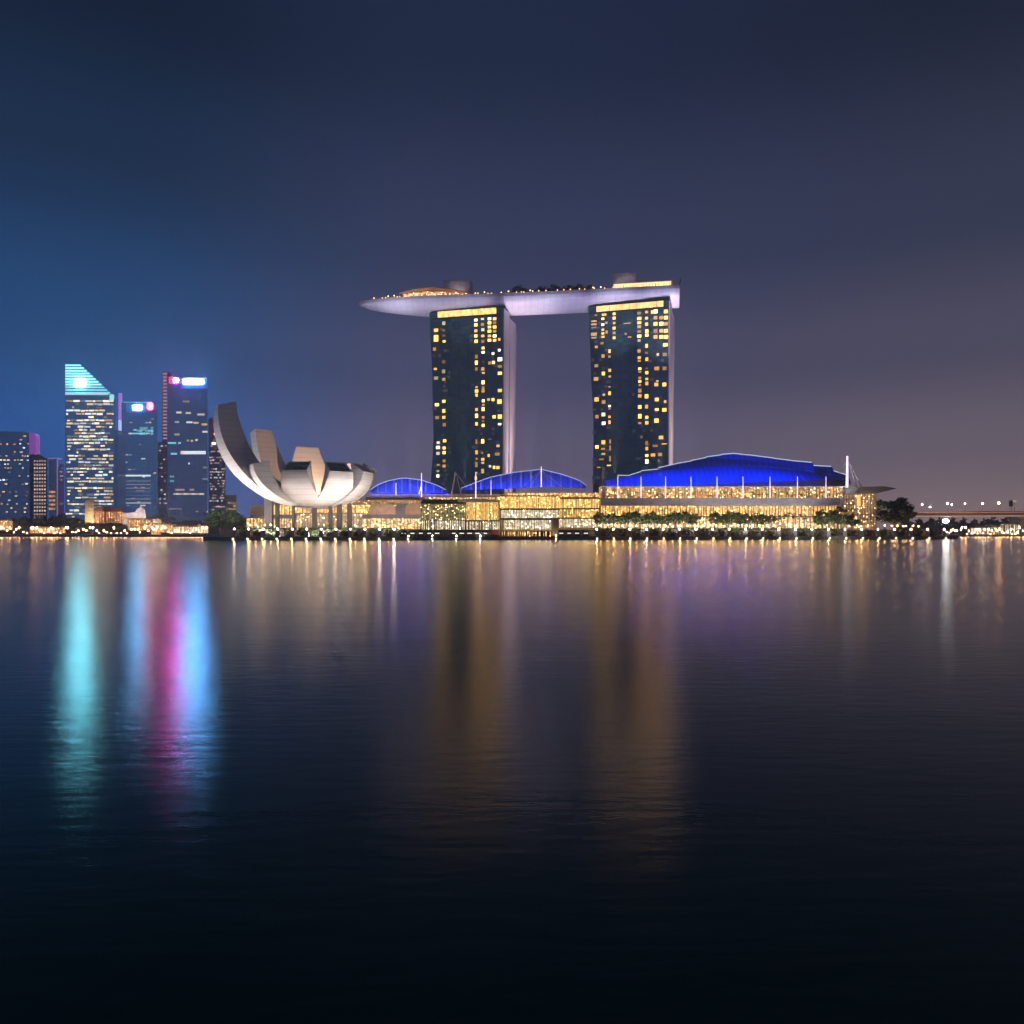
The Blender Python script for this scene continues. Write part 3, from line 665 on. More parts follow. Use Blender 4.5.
# waterside pavilion standing at the boardwalk edge
PV = thing("waterside_pavilion", "bright white glass pavilion at the water's edge in front of the golden mall", "pavilion", (P(529, 532, 526).x, 530, 2))
storey(PV, 501, 558.5, 510, 518, 527, m_pale, 22, 14, m_white, .35)
storey(PV, 503.5, 551, 520, 529.5, 526.5, m_pale, 20, 14, m_stone, .35)
storey(PV, 501, 551.5, 531.5, 536.2, 524, m_gold, 24, 14, m_dark, .9, .4)
b = MB(); b.pbox(500, 560, 518.6, 519.3, 524.5, 18); b.pbox(500, 560, 508.3, 509.2, 525, 18); b.build("roof_slab", m_dark, PV)
b = MB(); b.pbox(551.8, 558.5, 520, 536, 529, 12); b.build("stair_core", m_stone, PV)
# blue lit roof vaults
m_rim = M("rim_strip", (.75, .75, .8), .5, emit=(.65, .75, 1), es=.38); m_rib = M("rib_strip", (.7, .7, .8), .5, emit=(.62, .7, 1), es=.34)
BLUE = (.004, .062, 1.0)
def blue_roof(parent, top, bot, Y, back, name="blue_roof", ribs=True, bulge=3):
    """vaulted membrane: rises from its front edge to the outline along its back ridge"""
    b = MB(); n = len(top); rows = 6; grid = []
    for (px, py), (qx, qy) in zip(top, bot):
        cols = []
        for r_ in range(rows+1):
            f_ = r_/rows; yy = Y+back*f_; s_ = math.sin(f_*math.pi/2)
            zt = P(px, py, Y+back).z; zb = P(qx, qy, Y).z; x = P(px+(qx-px)*(1-f_), py, Y+back*f_).x
            cols.append(Vector((x, yy, zb+(zt-zb)*(.35*s_+.65*f_))))
        grid.append(cols)
    for i in range(n-1):
        for r_ in range(rows): b.face([grid[i][r_], grid[i+1][r_], grid[i+1][r_+1], grid[i][r_+1]])
    roof = b.build(name, m_memb, parent, smooth=True)
    if ribs:
        b = MB()
        for i in range(n-1): b.tube(grid[i][-1]+Vector((0, -.1, .25)), grid[i+1][-1]+Vector((0, -.1, .25)), .32, n=5)
        b.build("roof_edge", m_rim, roof)
        b = MB()
        for i in range(0, n, 2):
            for r_ in range(rows): b.tube(grid[i][r_]+Vector((0, -.2, .1)), grid[i][r_+1]+Vector((0, -.2, .1)), .16, n=5)
        b.build("roof_ribs", m_rib, roof)
    return grid
def lerp_outline(pts, xs):
    o = []
    for x in xs:
        for (a0, b0), (a1, b1) in zip(pts, pts[1:]):
            if a0 <= x <= a1: o.append((x, b0+(b1-b0)*(x-a0)/(a1-a0))); break
    return o
seams(m_memb, 0, 4.2, .45, .12)
xs1 = [370+k*4 for k in range(20)]
blue_roof(MALL, lerp_outline([(369, 491), (378, 485), (388, 481), (404, 478), (420, 480), (436, 485), (447, 490.5)], xs1), lerp_outline([(369, 492.5), (447, 493)], xs1), 604, 7)
xs2 = [461+k*5 for k in range(26)]
blue_roof(MALL, lerp_outline([(460, 489), (475, 483), (490, 477.5), (515, 472.5), (541, 469.5), (560, 474), (575, 479), (583, 482.5), (587, 487)], xs2), lerp_outline([(460, 490.5), (515, 488.5), (541, 486.5), (588, 488.5)], xs2), 604, 7)
def blue_spot(px, row, Y, trow, tY, w_, an=120):
    spot((P(px, 0, Y).x, Y, P(0, row, Y).z), (P(px, 0, Y).x, tY, P(0, trow, tY).z), w_, BLUE, an, .6, .4)
for i in range(6): blue_spot(374+i*14, 493.2, 594, 480, 608, 12000)
for i in range(9): blue_spot(466+i*15, 490.0, 596, 474, 608, 7600)
# masts
m_mast = M("mast_led_white", (.8, .78, .8), .5, emit=(.92, .76, 1), es=1.7)
def mast(parent, px, y0, y1, Y, r=.55, name="mast", lean=0, mt=m_mast):
    p, q = P(px, y1, Y), P(px+lean, y0, Y); b = MB(); b.tube(p, q, r*.8, r*.45, 8); return b.build(name, mt, parent)
mast(MALL, 421.5, 473, 497, 597, .5); mast(MALL, 419, 486, 494, 599.0, .4, lean=2.2)
mast(MALL, 451.6, 472, 494.5, 597, .9, lean=4, mt=m_stone); mast(MALL, 461, 473, 494, 597, .35, lean=-5, mt=m_stone)
mast(MALL, 475.8, 472, 499, 595, .5); mast(MALL, 491, 480, 495, 597, .3); mast(MALL, 541.3, 466.5, 487, 600, .5); mast(MALL, 396, 483, 495, 600, .35)
b = MB()
for x in (530, 553, 522, 562): b.tube(P(541.3, 470, 600), P(x, 487, 600), .12, n=5)
b.tube(P(456, 473, 597), P(468, 489, 600), .12, n=5); b.build("cables", m_white, MALL)

# ------------------------------------------------------------------ convention hall (long blue roof)
CV = thing("convention_hall", "long hall with a stepped blue lit roof behind the row of trees", "hall", (130, 575, 6.6))
m_hall = lit("hall_glow", (1, .40, .10), (1, .70, .28), 1.5, (.5, .5, .9), .05)
storey(CV, 601, 843, 487, 498, 566, m_hall, 72, 14, m_stone, .35, .6, "concourse")
b = MB(); b.pbox(600.5, 841.5, 498, 505, 562, 22); b.build("ledge", M("ledge_panels", (.44, .43, .47), .5), CV)
storey(CV, 603, 841, 506, 516, 565, m_gold, 80, 14, m_stone, .5, .4, "upper_arcade")
storey(CV, 603, 841, 517.5, 528.5, 564, m_cafe, 64, 14, m_stone, .8, .5, "lower_arcade")
b = MB(); b.pbox(602, 845, 480, 530, 598.5, 60); b.pbox(602, 845, 486.8, 530, 580.2, 18); b.pbox(640, 845, 480.5, 486.9, 581.5, 10); b.build("hall_body", m_wall_dk, CV)
b = MB(); b.pbox(841, 843.2, 495.5, 509, 561, 6); b.build("end_fin", m_white, CV)
STEP = [(605, 484, 631, 476.5), (617.8, 475.5, 630, 475.8), (630, 475.2, 641, 471.8), (641, 471, 658, 469.3), (658, 468, 676, 464), (676, 463.8, 691, 461.2), (691, 460.6, 706, 457.8), (706, 457, 721, 455.2),
        (721, 454.6, 734, 453.6), (734, 453.6, 748, 455.2), (748, 455, 773, 458.2), (773, 458.4, 791, 460.6), (791, 460.8, 811.5, 462.6), (811.5, 465.6, 831, 466.6), (831, 470.4, 846, 475)]
m_edge = M("roof_edge_white", (.75, .75, .78), .5, emit=(.72, .8, 1), es=.8)
def zrow(py, Y): return P(512, py, Y).z
for i, (xa, ya, xb, yb_) in enumerate(STEP[1:]):
    Y0, Y1 = 588-.15*i, 597-.15*i; b = MB()
    arch = lambda x: 482.5-15*math.sin(math.pi*min(1, max(0, (x-600)/262)))**.9
    grid = []
    for (px, py) in ((xa, ya), ((xa+xb)/2, (ya+yb_)/2), (xb, yb_)):
        bx = zrow(arch(px)+5, Y0); tx = zrow(py, Y1)
        grid.append([Vector((P(px, 0, Y1).x, Y0+(Y1-Y0)*k/4, bx+(tx-bx)*math.sin(k/4*math.pi/2)**.8)) for k in range(5)])
    for p_, q_ in zip(grid, grid[1:]):
        for k in range(4): b.face([p_[k], q_[k], q_[k+1], p_[k+1]])
    sh = b.build("roof_shell", m_memb, CV)
    b = MB(); b.tube(grid[0][-1]+Vector((0, -.3, .2)), grid[-1][-1]+Vector((0, -.3, .2)), .34, n=5)
    if i in (0,): b.tube(grid[0][-1], grid[0][0], .3, n=5)
    b.build("shell_edge", m_edge, sh)
xs3 = [604+k*5 for k in range(49)]
v_top = [(x, 482.0-15.5*math.sin(math.pi*min(1, max(0, (x-598)/266)))**.9) for x in xs3]
v_bot = lerp_outline([(603, 487), (650, 487), (700, 484.5), (760, 482), (800, 480.5), (850, 479.5)], xs3)
blue_roof(CV, v_top, v_bot, 571, 10, "lower_vault", ribs=False)
b = MB(); b.pbox(601, 846, 486.0, 486.7, 556.5, 14); b.build("concourse_canopy", m_white, CV)
for i in range(15): blue_spot(610+i*15.2, 485.0, 557.5, 466, 592, 26000 if 1 < i < 13 else 19000, 100)
for i in range(10): blue_spot(650+i*18, 468.5 if 1 < i < 8 else 471, 583.5, 458, 596, 1000, 130)
for px in (617.8, 641, 665.6, 691, 717, 743, 770, 797.5, 826): mast(CV, px, 476.5, 498, 555.5, .36, "mast")
b = MB(); b.pbox(602.2, 605, 467, 499, 560, 2.2); b.build("pylon", m_stone, CV)
# end block with its flying canopy and big mast
EB = thing("end_block", "tan lit end block under a thin flying canopy and a tall white mast", "building", (P(860, 532, 575).x, 575, 6.6))
storey(EB, 844, 876, 494, 528, 572, lit("endblock_glow", (1, .55, .22), (1, .72, .4), .62, (.4, .4, 1.0), .22), 12, 20, M("tan_frame", (.45, .34, .25)), .6, 1.0, "facade")
b = MB()
for y in (499, 504, 509, 514, 519, 524): b.pbox(844, 876, y, y+.8, 571.2, .7)
b.build("floor_edges", M("tan_edge", (.45, .36, .28)), EB)
b = MB(); xa, z0 = XZ(842, 494.5, 568); xb, z1 = XZ(893, 488, 568)
b.prism([(xa, z0), (P(875, 0, 568).x, z0+.8), (xb, z1-.6), (P(880, 0, 568).x, z1+1.0), (xa, z1)], 562, 592); b.build("canopy", M("canopy_metal", (.18, .17, .16), .5), EB)
b = MB(); b.tube(P(847, 488, 566), P(847.3, 456, 566), .9, .6, 10); b.build("mast", m_mast, EB)
b = MB()
for x, y in ((862, 488), (857, 488)): b.tube(P(847.5, 459, 566), P(x, y, 566), .28, n=5)
b.tube(P(847, 461, 566), P(839, 474, 580), .2, n=5); b.build("cables", m_white, EB)
b = MB(); b.pbox(857.3, 860.5, 495, 506, 571, .8); b.build("lit_bay", win('warm', 1.5), EB)

# ------------------------------------------------------------------ promenade trees, shrubs, lamps
rd = random.Random(21)
tvar = [make_tree("promenade_tree", "dark leafy tree in the row along the promenade before the long hall", "promenade trees before the long hall", 40+i, 12, 4.6, 4.0, 800, .17) for i in range(3)]
xs = [600, 607, 613.5, 620.5, 628, 635, 643, 651, 659, 667, 675, 684, 693, 715, 724, 731, 740, 747.5, 757, 764, 771.5, 780, 789, 797, 805, 813]
for k, px in enumerate(xs):
    Y = shore(px)+22+rd.uniform(-2, 3); loc = ((px-512)/F*Y, Y, 6.6); s = rd.uniform(.82, 1.08)
    sc3 = (s*rd.uniform(.9, 1.1), s, s)
    if k < 3: tvar[k].location = loc; tvar[k].scale = sc3
    else: dup(tvar[k % 3], loc, scale=sc3, rz=rd.random()*6)
bt = make_tree("broad_tree", "broad dark tree at the end of the promenade row beside the tan block", None, 77, 15, 8, 3.5, 1800, .13); 
bt.location = P(838, 0, 552)*1; bt.location.z = 6.6; bt.scale = (.95, .95, .98)
b2 = dup(bt, (P(822, 0, 556).x, 556, 6.6), "rounded dark tree between the promenade row and the tan block's broad tree", (.8, .8, .88), 2)
b3 = dup(bt, (P(852, 0, 556).x, 556, 6.6), "low broad tree directly in front of the tan end block", (.62, .62, .68), 1)
b4 = make_tree("large_tree", "largest tree on the shore, wide dark crown right of the tan end block", None, 79, 22, 15, 5, 2600, .10)
b4.location = (P(895.5, 0, 575).x, 575, 6.0); b4.scale = (1.08, 1, 1.05)
mt_ = make_tree("rain_tree", "wide flat dark tree standing beside the petal museum's foot", None, 80, 18, 14, 5, 2200, .1)
mt_.location = (P(221, 0, 545).x, 545, 4); mt_.scale = (.98, .8, .88)
dup(mt_, (P(236, 0, 560).x, 560, 6), "small tree half hidden behind the wide tree by the museum", (.5, .5, .62), 2)
# shrubs and lamps at the water's edge
def make_shrub(seed):
    cb = crown(seed, 900, 40, .13); cb.v = [(x*4.6, y*2.6, max(.02, 2.5+z*2.9)) for x, y, z in cb.v]
    return tag(cb.build("clipped_shrub", [m_leaf2, m_hedge]), "rounded dark shrub on the waterside boardwalk between two globe lamps", "shrub", "shrubs along the boardwalk")
svar = [make_shrub(s) for s in (1, 2, 3)]
lamp0 = mini_lamp("promenade_lamp", "glowing globe lamp on a short post at the boardwalk edge", "lamp", "globe lamps along the boardwalk", m_lamp, .40, .7)
foot = MB(); foot.box(-.38, .38, -.3, .2, -.2, .2); 
foot0 = tag(foot.build("waterline_light", M("waterline_glow", (.5, .5, .5), emit=(1, .80, .48), es=12)), "small light set in the sea wall just above the water", "light", "lights along the sea wall")
pier0 = MB(); pier0.box(-1.2, 1.2, 0, 1.4, 0, 3.4); pier0.box(-1.5, 1.5, -.2, 1.6, 3.4, 3.8)
pier0 = tag(pier0.build("lamp_plinth", m_conc), "pale stone plinth carrying a globe lamp at the boardwalk edge", "plinth", "lamp plinths along the boardwalk")
m_bright = M("lamp_glow_bright", (.8, .8, .8), emit=(1, .80, .68), es=520); m_dimg = M("lamp_glow_gold", (.8, .7, .5), emit=(1, .54, .2), es=190)
def reglow(root, mt):
    for c_ in root.children:
        if c_.name.startswith("globe"): c_.data = c_.data.copy(); c_.data.materials[0] = mt
px = 233.0; k = 0; ns = 0
while px < 958:
    gap = 14.6 if px < 400 else (16.6 if px > 560 else 8.0)
    if 498 < px < 556: px = 556; continue
    if not (px < 395 or px > 585) and k % 3: px += gap; k += 1; continue
    x, y = sp(px, 1.6); wide = px < 395 or px > 585
    base = 2
    if wide:
        (dup(pier0, (x, y-.2, 2)) if k else setattr(pier0, 'location', (x, y-.2, 2))); base = 5.8
    s_ = 1 if wide else .6
    zl = base-(2.6 if wide else 0)
    if k == 0: lamp0.location = (x, y+.5, base); lamp0.scale = (1, 1, 1)
    else:
        dl = dup(lamp0, (x, y+.5, base), scale=(s_, s_, s_))
        if any(abs(px-q) < 5 for q in (255, 330, 375, 398, 420, 480, 690, 836, 888)): reglow(dl, m_bright)
        elif (k*7) % 3: reglow(dl, m_dimg)
    x2, y2 = sp(px); 
    if k == 0: foot0.location = (x2, y2-.1, .75)
    else: d = foot0.copy(); COL.objects.link(d); d.location = (x2, y2-.1, .75)
    if wide and px+gap/2 < 950:
        x3, y3 = sp(px+gap/2, 5.5); o = svar[ns % 3] if ns < 3 else svar[ns % 3].copy()
        if ns >= 3: COL.objects.link(o)
        o.location = (x3, y3, 2); f_ = gap/16.6*rd.uniform(.92, 1.05)*(.94 if px < 700 else 1); o.scale = (f_, 1, rd.uniform(.85, 1.08)); ns += 1
    px += gap; k += 1
# upper promenade lamps and the hedge on its edge
up0 = mini_lamp("walkway_lamp", "warm lamp on a slim post on the raised promenade under the trees", "lamp", "lamps on the raised promenade", M("walk_glow", (.8, .7, .6), emit=(1, .5, .17), es=90), .30, 2.6)
k = 0
for px in [240, 247, 256, 262, 350, 358, 366, 374, 383]+[604+i*7.5 for i in range(34)]+[862, 868, 874, 880, 884, 889, 897, 904, 910, 916, 921, 927, 932]:
    x, y = sp(px, 17+rd.uniform(0, 5)); z = 6.6
    if k == 0: up0.location = (x, y, z)
    else: dup(up0, (x, y, z), scale=[rd.uniform(.8, 1.15)]*3)
    k += 1
def hedge(pa, pb, name, label):
    b = MB(); rnd = random.Random(int(pa)); n = int((pb-pa)*14)
    for _ in range(n):
        x, y = sp(rnd.uniform(pa, pb), rnd.uniform(12.5, 14.5)); z = 6.6+rnd.uniform(0, 1.0); l = rnd.uniform(.3, .6)
        u = Vector((rnd.gauss(0, 1), rnd.gauss(0, 1), rnd.gauss(0, 1))).normalized(); w_ = u.orthogonal().normalized(); p = Vector((x, y, z))
        b.face([p-u*l, p+w_*l*.6, p+u*l, p-w_*l*.6], rnd.choice((0, 1)))
    tag(b.build(name, [m_leaf2, m_hedge]), label, "hedge")
hedge(598, 842, "hedge", "long low hedge along the promenade edge beneath the row of trees")
hedge(228, 395, "hedge", "low hedge along the promenade edge in front of the petal museum")
# cafe kiosks on the boardwalk
k0 = None
for i, px in enumerate([402, 411, 419.5, 428, 436, 453, 461, 469, 477, 485, 562, 570, 578, 587]):
    x, y = sp(px, 7)
    if k0 is None:
        k0 = thing("market_stall", "small dark roofed stall with a white lit counter on the boardwalk", "stall", (x, y, 2), "stalls along the boardwalk")
        b = MB(); b.box(-2.0, 2.0, 0, 2.4, 0, 1.1); b.build("counter", m_dark, k0, True)
        b = MB(); b.box(-1.3, 1.3, .3, .7, 1.9, 2.4); b.build("light", M("stall_glow", (.7, .7, .7), emit=(1, .93, .8), es=1.5), k0, True)
        b = MB(); b.hexa([(-2.4, -.6, 3.0), (2.4, -.6, 3.0), (2.4, 3, 3.0), (-2.4, 3, 3.0)], [(-2.0, 0, 3.9), (2.0, 0, 3.9), (2.0, 2.4, 3.9), (-2.0, 2.4, 3.9)])
        for sx in (-1.9, 1.8): b.box(sx, sx+.12, 0, .12, 1.1, 3.0); b.box(sx, sx+.12, 2.2, 2.32, 1.1, 3.0)
        b.build("roof", m_dark, k0, True)
    else: dup(k0, (x, y, 2), scale=(rd.uniform(.85, 1.1), 1, 1))
x, y = sp(495, 3)
ru = thing("red_kiosk", "red canopied kiosk on the boardwalk beside the white pavilion", "kiosk", (x, y, 2))
b = MB(); b.hexa([(-2.7, -.5, 2.0), (2.7, -.5, 2.0), (2.7, 3, 2.0), (-2.7, 3, 2.0)], [(-1.2, .8, 3.7), (1.2, .8, 3.7), (1.2, 1.8, 3.7), (-1.2, 1.8, 3.7)]); b.build("canopy", M("red_canvas", (.55, .03, .03), .7, emit=(1, .05, .04), es=.25), ru, True)
b = MB(); b.box(-2.2, 2.2, 0, 2.5, 0, 1.1); [b.box(sx, sx+.12, 0, .12, 1.1, 2.0) for sx in (-2.2, 2.08)]; b.build("counter", m_dark, ru, True)

# ------------------------------------------------------------------ skyline across the bay
G_BLUE = curtain("office_glass_blue", (.012, .040, .115), (.03, .07, .15), 3.0, 4.6, .25, .16, .95)  # blue cast of signs and haze put into the glass as a glow
G_DARK = curtain("office_glass_dark", (.014, .030, .085), (.03, .05, .11), 3.0, 4.4, .25, .16, .85)  # same blue cast put in as a weaker glow
def tower_root(label, px, Y, name="office_tower"): return thing(name, label, "skyscraper", ((px-512)/F*Y, Y, 2.2))
def body(root, outline, Y, depth, mt, name="facade"):
    pts = [XZ(x, y, Y) for x, y in outline]; xm = sum(p[0] for p in pts)/len(pts); sk = depth*xm/Y
    b = MB(); b.hexa([(x, Y, z) for x, z in pts], [(x+sk-(x-xm)*.06, Y+depth, z) for x, z in pts]); return b.build(name, mt, root)
def rows(px0, px1, ys, Y, rnd, fill, kinds, br, run=(1.5, 7), h=1.9, gap=.5):
    o = []
    for y in ys:
        x = px0+rnd.uniform(0, 2); dens = fill*rnd.choice((.35, .8, 1.1, 1.4))
        while x < px1-1:
            w_ = min(rnd.uniform(*run), px1-x)
            if rnd.random() < dens: o.append(wrect(x+w_/2, y+rnd.uniform(-.25, .25), w_*.92, h*rnd.uniform(.55, 1), Y, win(rnd.choice(kinds), br*rnd.choice((.25, .5, .75, 1.0, 1.3)))))
            x += w_+gap
    return o
def sign(parent, px, py, w_, h_, Y, col, es, name="sign", round_=True):
    x0, z1 = XZ(px-w_/2, py-h_/2, Y); x1, z0 = XZ(px+w_/2, py+h_/2, Y); cx, cz, rx_, rz_ = (x0+x1)/2, (z0+z1)/2, (x1-x0)/2, (z1-z0)/2
    pts = []
    for k in range(20):
        a_ = 2*math.pi*k/20; e = .55 if round_ else .25
        pts.append((cx+rx_*math.copysign(abs(math.cos(a_))**e, math.cos(a_)), cz+rz_*math.copysign(abs(math.sin(a_))**e, math.sin(a_))))
    b = MB(); b.prism(pts, Y-1.2, Y+.2)
    return b.build(name, M("sign_glow", (.6, .6, .6), emit=col, es=es), parent)
rnd = random.Random(8)
# slant topped tower
Y = 1000
T = tower_root("tall office tower with a slanted glowing top and many pale lit floors", 90, Y)
body(T, [(65, 526), (65, 395), (115.5, 397), (115, 440), (113, 526)], Y, 40, G_BLUE)
body(T, [(65, 395), (65, 364), (80.5, 364), (115.5, 397)], Y+.6, 14, M("crown_glass", (.10, .22, .26), .3, emit=(.12, .50, .62), es=.28), "crown")
for i in range(11):
    y = 364.6+i*2.75; x1 = 80.5+(y-364)*35/33
    b = MB(); b.pbox(65.3, x1-.6, y, y+1.25, Y-.3, .8); b.build("crown_louvre", M("louvre_glow", (.3, .5, .5), emit=(.26, .76, .95), es=2.8 if i < 8 else 1.4), T)
b = MB(); b.pbox(65, 108, 393.6, 394.5, Y-.6, 1); b.build("light_bar", win('white', 1.0), T)
SG1 = sign(T, 80, 383, 11, 8.5, Y-.5, (.17, .74, 1), 140)
sign(T, 112, 397.5, 4, 6, Y-.4, (.35, .85, .95), 1.2, "corner_lantern", False)
panes(T, rows(66, 113.5, [401+i*3.22 for i in range(37)], Y, rnd, .74, ['pale', 'pale', 'pale', 'white', 'warm'], 1.4, (1.2, 7.5), 2.0))
b = MB(); b.pbox(113.4, 117.5, 430, 526, Y+8, 24); b.build("side_wing", G_DARK, T)
# neon edged tower with square signs
Y = 1030
T = tower_root("blue lit office tower with a small white sign, a red sign and a neon edge", 140, Y)
body(T, [(121.5, 528), (121.5, 402), (150, 402), (157.5, 405), (158, 528)], Y, 40, G_BLUE)
b = MB(); b.pbox(118.3, 121.2, 393, 420, Y-.8, 3); b.build("neon_edge", M("neon_violet", (.5, .4, .6), emit=(.55, .22, .75), es=.75), T)
b = MB(); b.pbox(118.3, 121.2, 420, 503, Y-.8, 3); b.build("neon_edge", M("neon_lilac", (.6, .6, .7), emit=(.55, .58, .95), es=1.1), T)
b = MB(); b.pbox(126, 146.5, 403.2, 412.5, Y-.25, .4); b.build("sign_spill", M("sign_spill_cyan", (.05, .1, .2), .4, emit=(.03, .30, .72), es=.42, var=.3), T)  # glowing sheet standing in for sign light spilled on the facade
SG2 = sign(T, 137.5, 407.6, 9, 4.8, Y-.5, (.14, .5, 1), 120, round_=False); sign(T, 150.2, 406.2, 5.5, 7.5, Y-.5, (1, .03, .12), 40)
b = MB(); b.pbox(123, 147, 401.8, 402.6, Y-.5, 1); b.build("light_bar", win('cyan', .75), T)
wr = rows(123, 156, [419+i*3.6 for i in range(26)], Y, rnd, .16, ['white', 'cyan', 'pale', 'white', 'pink'], .8, (1.5, 5), 1.4)
wr += [wrect(125+i*2.6+1, 475.6, 2.3, 1.5, Y, win('white', 1.25)) for i in range(10)]
wr += [wrect(138+i*2.8, 428+j*2.8, 2.4, 2.2, Y, win('cyan', (.5, .75, 1)[(i*j) % 3])) for i in range(6) for j in range(3) if (i+j*2) % 4] + [wrect(139, 433.5, 14, 1.3, Y, win('cyan', 1))]
for y in (481, 484.6, 488.2, 491.8, 495.4, 499): wr.append(wrect(137, y, 27, .9, Y, win('blue' if y % 2 > 1 else 'white', .25)))
wr.append(wrect(138, 503, 26, 1.4, Y, win('pale', .5)))
panes(T, wr)
# tall dark tower
Y = 980
T = tower_root("tallest dark tower with a red sign and a long white sign at its top", 186, Y)
body(T, [(167.5, 528), (167.5, 377), (207.5, 378), (207.5, 528)], Y, 44, G_DARK)
b = MB(); b.pbox(162.2, 167.2, 371, 442, Y+2, 10); b.pbox(157.8, 167.3, 442, 526, Y+4, 20); b.build("stair_tower", M("stair_panels", (.16, .13, .18), .6), T)
b = MB()
for i in range(20): b.pbox(162.8, 166.8, 373+i*3.4, 374.4+i*3.4, Y+1.2, 1)
b.build("stair_lights", M("stair_glow", (.5, .3, .35), emit=(1, .5, .52), es=.55), T)
b = MB(); b.pbox(180.5, 207.4, 378.6, 388.5, Y-.25, .4); b.build("sign_spill", M("sign_spill_blue", (.05, .08, .2), .4, emit=(.02, .20, .85), es=.34, var=.3), T)  # likewise spilled sign light, put in as a faint blue glow
SG3 = sign(T, 176, 380.4, 5.2, 5.0, Y-.6, (1, .02, .55), 230); sign(T, 171.3, 380.4, 4.2, 7, Y-.5, (1, .03, .16), 1.6, round_=False); SG4 = sign(T, 193.5, 381.6, 20.5, 5.0, Y-.5, (.10, .42, 1), 210, round_=False)
b = MB(); b.pbox(184, 207, 377.6, 378.4, Y-.7, 1); b.build("light_bar", win('blue', 1.0), T)
wr = [wrect(x, y, w_, 1.7, Y, win(kd, s)) for x, y, w_, kd, s in ((179, 412.5, 5, 'pale', 1), (188.5, 413, 5, 'pale', .75), (201, 414.5, 7, 'pale', .75), (177, 422, 4, 'white', .5), (189.5, 422.3, 6, 'white', 1), (196, 422.8, 5, 'warm', 1),
      (204.5, 424.4, 5.5, 'warm', 1), (205, 431.8, 5, 'pale', 1), (177, 434.5, 5, 'pale', .5), (186, 401.5, 6, 'pale', .25), (188, 440.5, 2, 'pale', .5), (192, 440.8, 2, 'pale', .75), (196.5, 440, 2.4, 'pale', 1), (172, 443, 8, 'cyan', 1), (179.5, 443, 2.5, 'cyan', 1),
      (174, 453.8, 6, 'cyan', 1), (172, 476.5, 4, 'cyan', .5), (172, 481, 4, 'cyan', .5), (180, 489.8, 9, 'pink', .5), (192, 489.8, 4, 'pink', .5), (189, 463.5, 1.5, 'white', 1), (205, 467.5, 4, 'white', .25), (205, 479, 5, 'white', .25))]
wr += [wrect(182+i*2.8, 452.6, 2.5, 3.2, Y, win('white' if i else 'pink', 1.25)) for i in range(9)] + [wrect(174.5+i*2.6, 494, 2.2, 1.7, Y, win('pale', (.5, 1, .75)[i % 3])) for i in range(12)]
wr += rows(159, 167, [446+i*4.4 for i in range(17)], Y+3.5, rnd, .3, ['white', 'pink'], .7, (1, 2), 1.4)
wr += [wrect(175, 509, 12, .9, Y, win('pale', .5)), wrect(197, 511.5, 2, 1, Y, win('white', .5))]
panes(T, wr)
# slim tower half hidden by the museum
Y = 1050
T = tower_root("slim pinkish tower with a red beacon half hidden behind the museum", 216, Y)
body(T, [(208.5, 526), (208.5, 419), (212, 417), (225.5, 434), (225.5, 526)], Y, 30, M("pink_wall", (.15, .11, .17), .7))
sign(T, 215.2, 425, 2.6, 4.5, Y-.4, (1, .1, .12), 5, "beacon"); sign(T, 215.5, 434, 2.6, 2.5, Y-.4, (1, .25, .25), 4, "beacon"); sign(T, 214, 443.5, 4, 2.5, Y-.4, (1, .75, .6), 2.5, "beacon")
panes(T, rows(209, 225, [440+i*2.9 for i in range(26)], Y, rnd, .5, ['pink', 'pale', 'pink', 'white'], .8, (1, 2.4), 1.5))
T = thing("office_block", "small cream lit office block behind the museum's tall petal", "building", (P(231, 0, 900).x, 900, 2.2))
body(T, [(225.5, 527), (225.5, 495), (236.5, 495), (236.5, 527)], 900, 20, M("cream_wall", (.4, .36, .28), .7))
panes(T, rows(226, 236, [497+i*3 for i in range(5)], 900, rnd, .9, ['warm', 'pale'], .8, (1.5, 3.2), 1.8))
# left group
Y = 960
T = tower_root("broad dark apartment tower with a purple lit corner at the picture's left edge", 12, Y, "apartment_tower")
body(T, [(-25, 528), (-25, 431), (24, 431.5), (29.5, 433), (29.5, 528)], Y, 40, G_DARK)
b = MB(); x0, z0 = XZ(29.5, 454, Y); x1, z1 = XZ(36, 432.5, Y)
b.prism([(x0, z0), (x1, z0), (x1, z1-4), (x1-2, z1-1), (x0, z1)], Y-.6, Y+8); b.build("purple_corner", M("purple_glow", (.4, .2, .45), emit=(.45, .10, .62), es=.55), T)
b = MB(); b.pbox(29.5, 33, 454.2, 528, Y+1, 20); b.build("side_wing", M("mauve_wall", (.22, .17, .27), .7), T)
panes(T, rows(-2, 29, [436+i*4.0 for i in range(22)], Y, rnd, .3, ['pale', 'white', 'warm'], 1.3, (1.2, 3), 1.6, 1.2))
Y = 940
T = tower_root("pale pink apartment block with dotted rows of lamps beside the purple cornered tower", 41, Y, "apartment_tower")
body(T, [(33.5, 526), (33.5, 456), (38, 454), (47.5, 459), (47.5, 526)], Y, 26, M("beige_wall", (.30, .23, .22), .7))
wr = [wrect(34.8+i*2.55, 461+j*3.55, 1.25, 1.6, Y, win('pink' if (i+j) % 2 else 'pale', (.5, .75, 1)[(i*3+j) % 3])) for i in range(5) for j in range(17)]
panes(T, wr)
Y = 970
T = tower_root("slim violet trimmed tower with a blank dark face", 52, Y)
body(T, [(48.5, 526), (48.5, 459), (57, 459), (57, 526)], Y, 24, G_DARK)
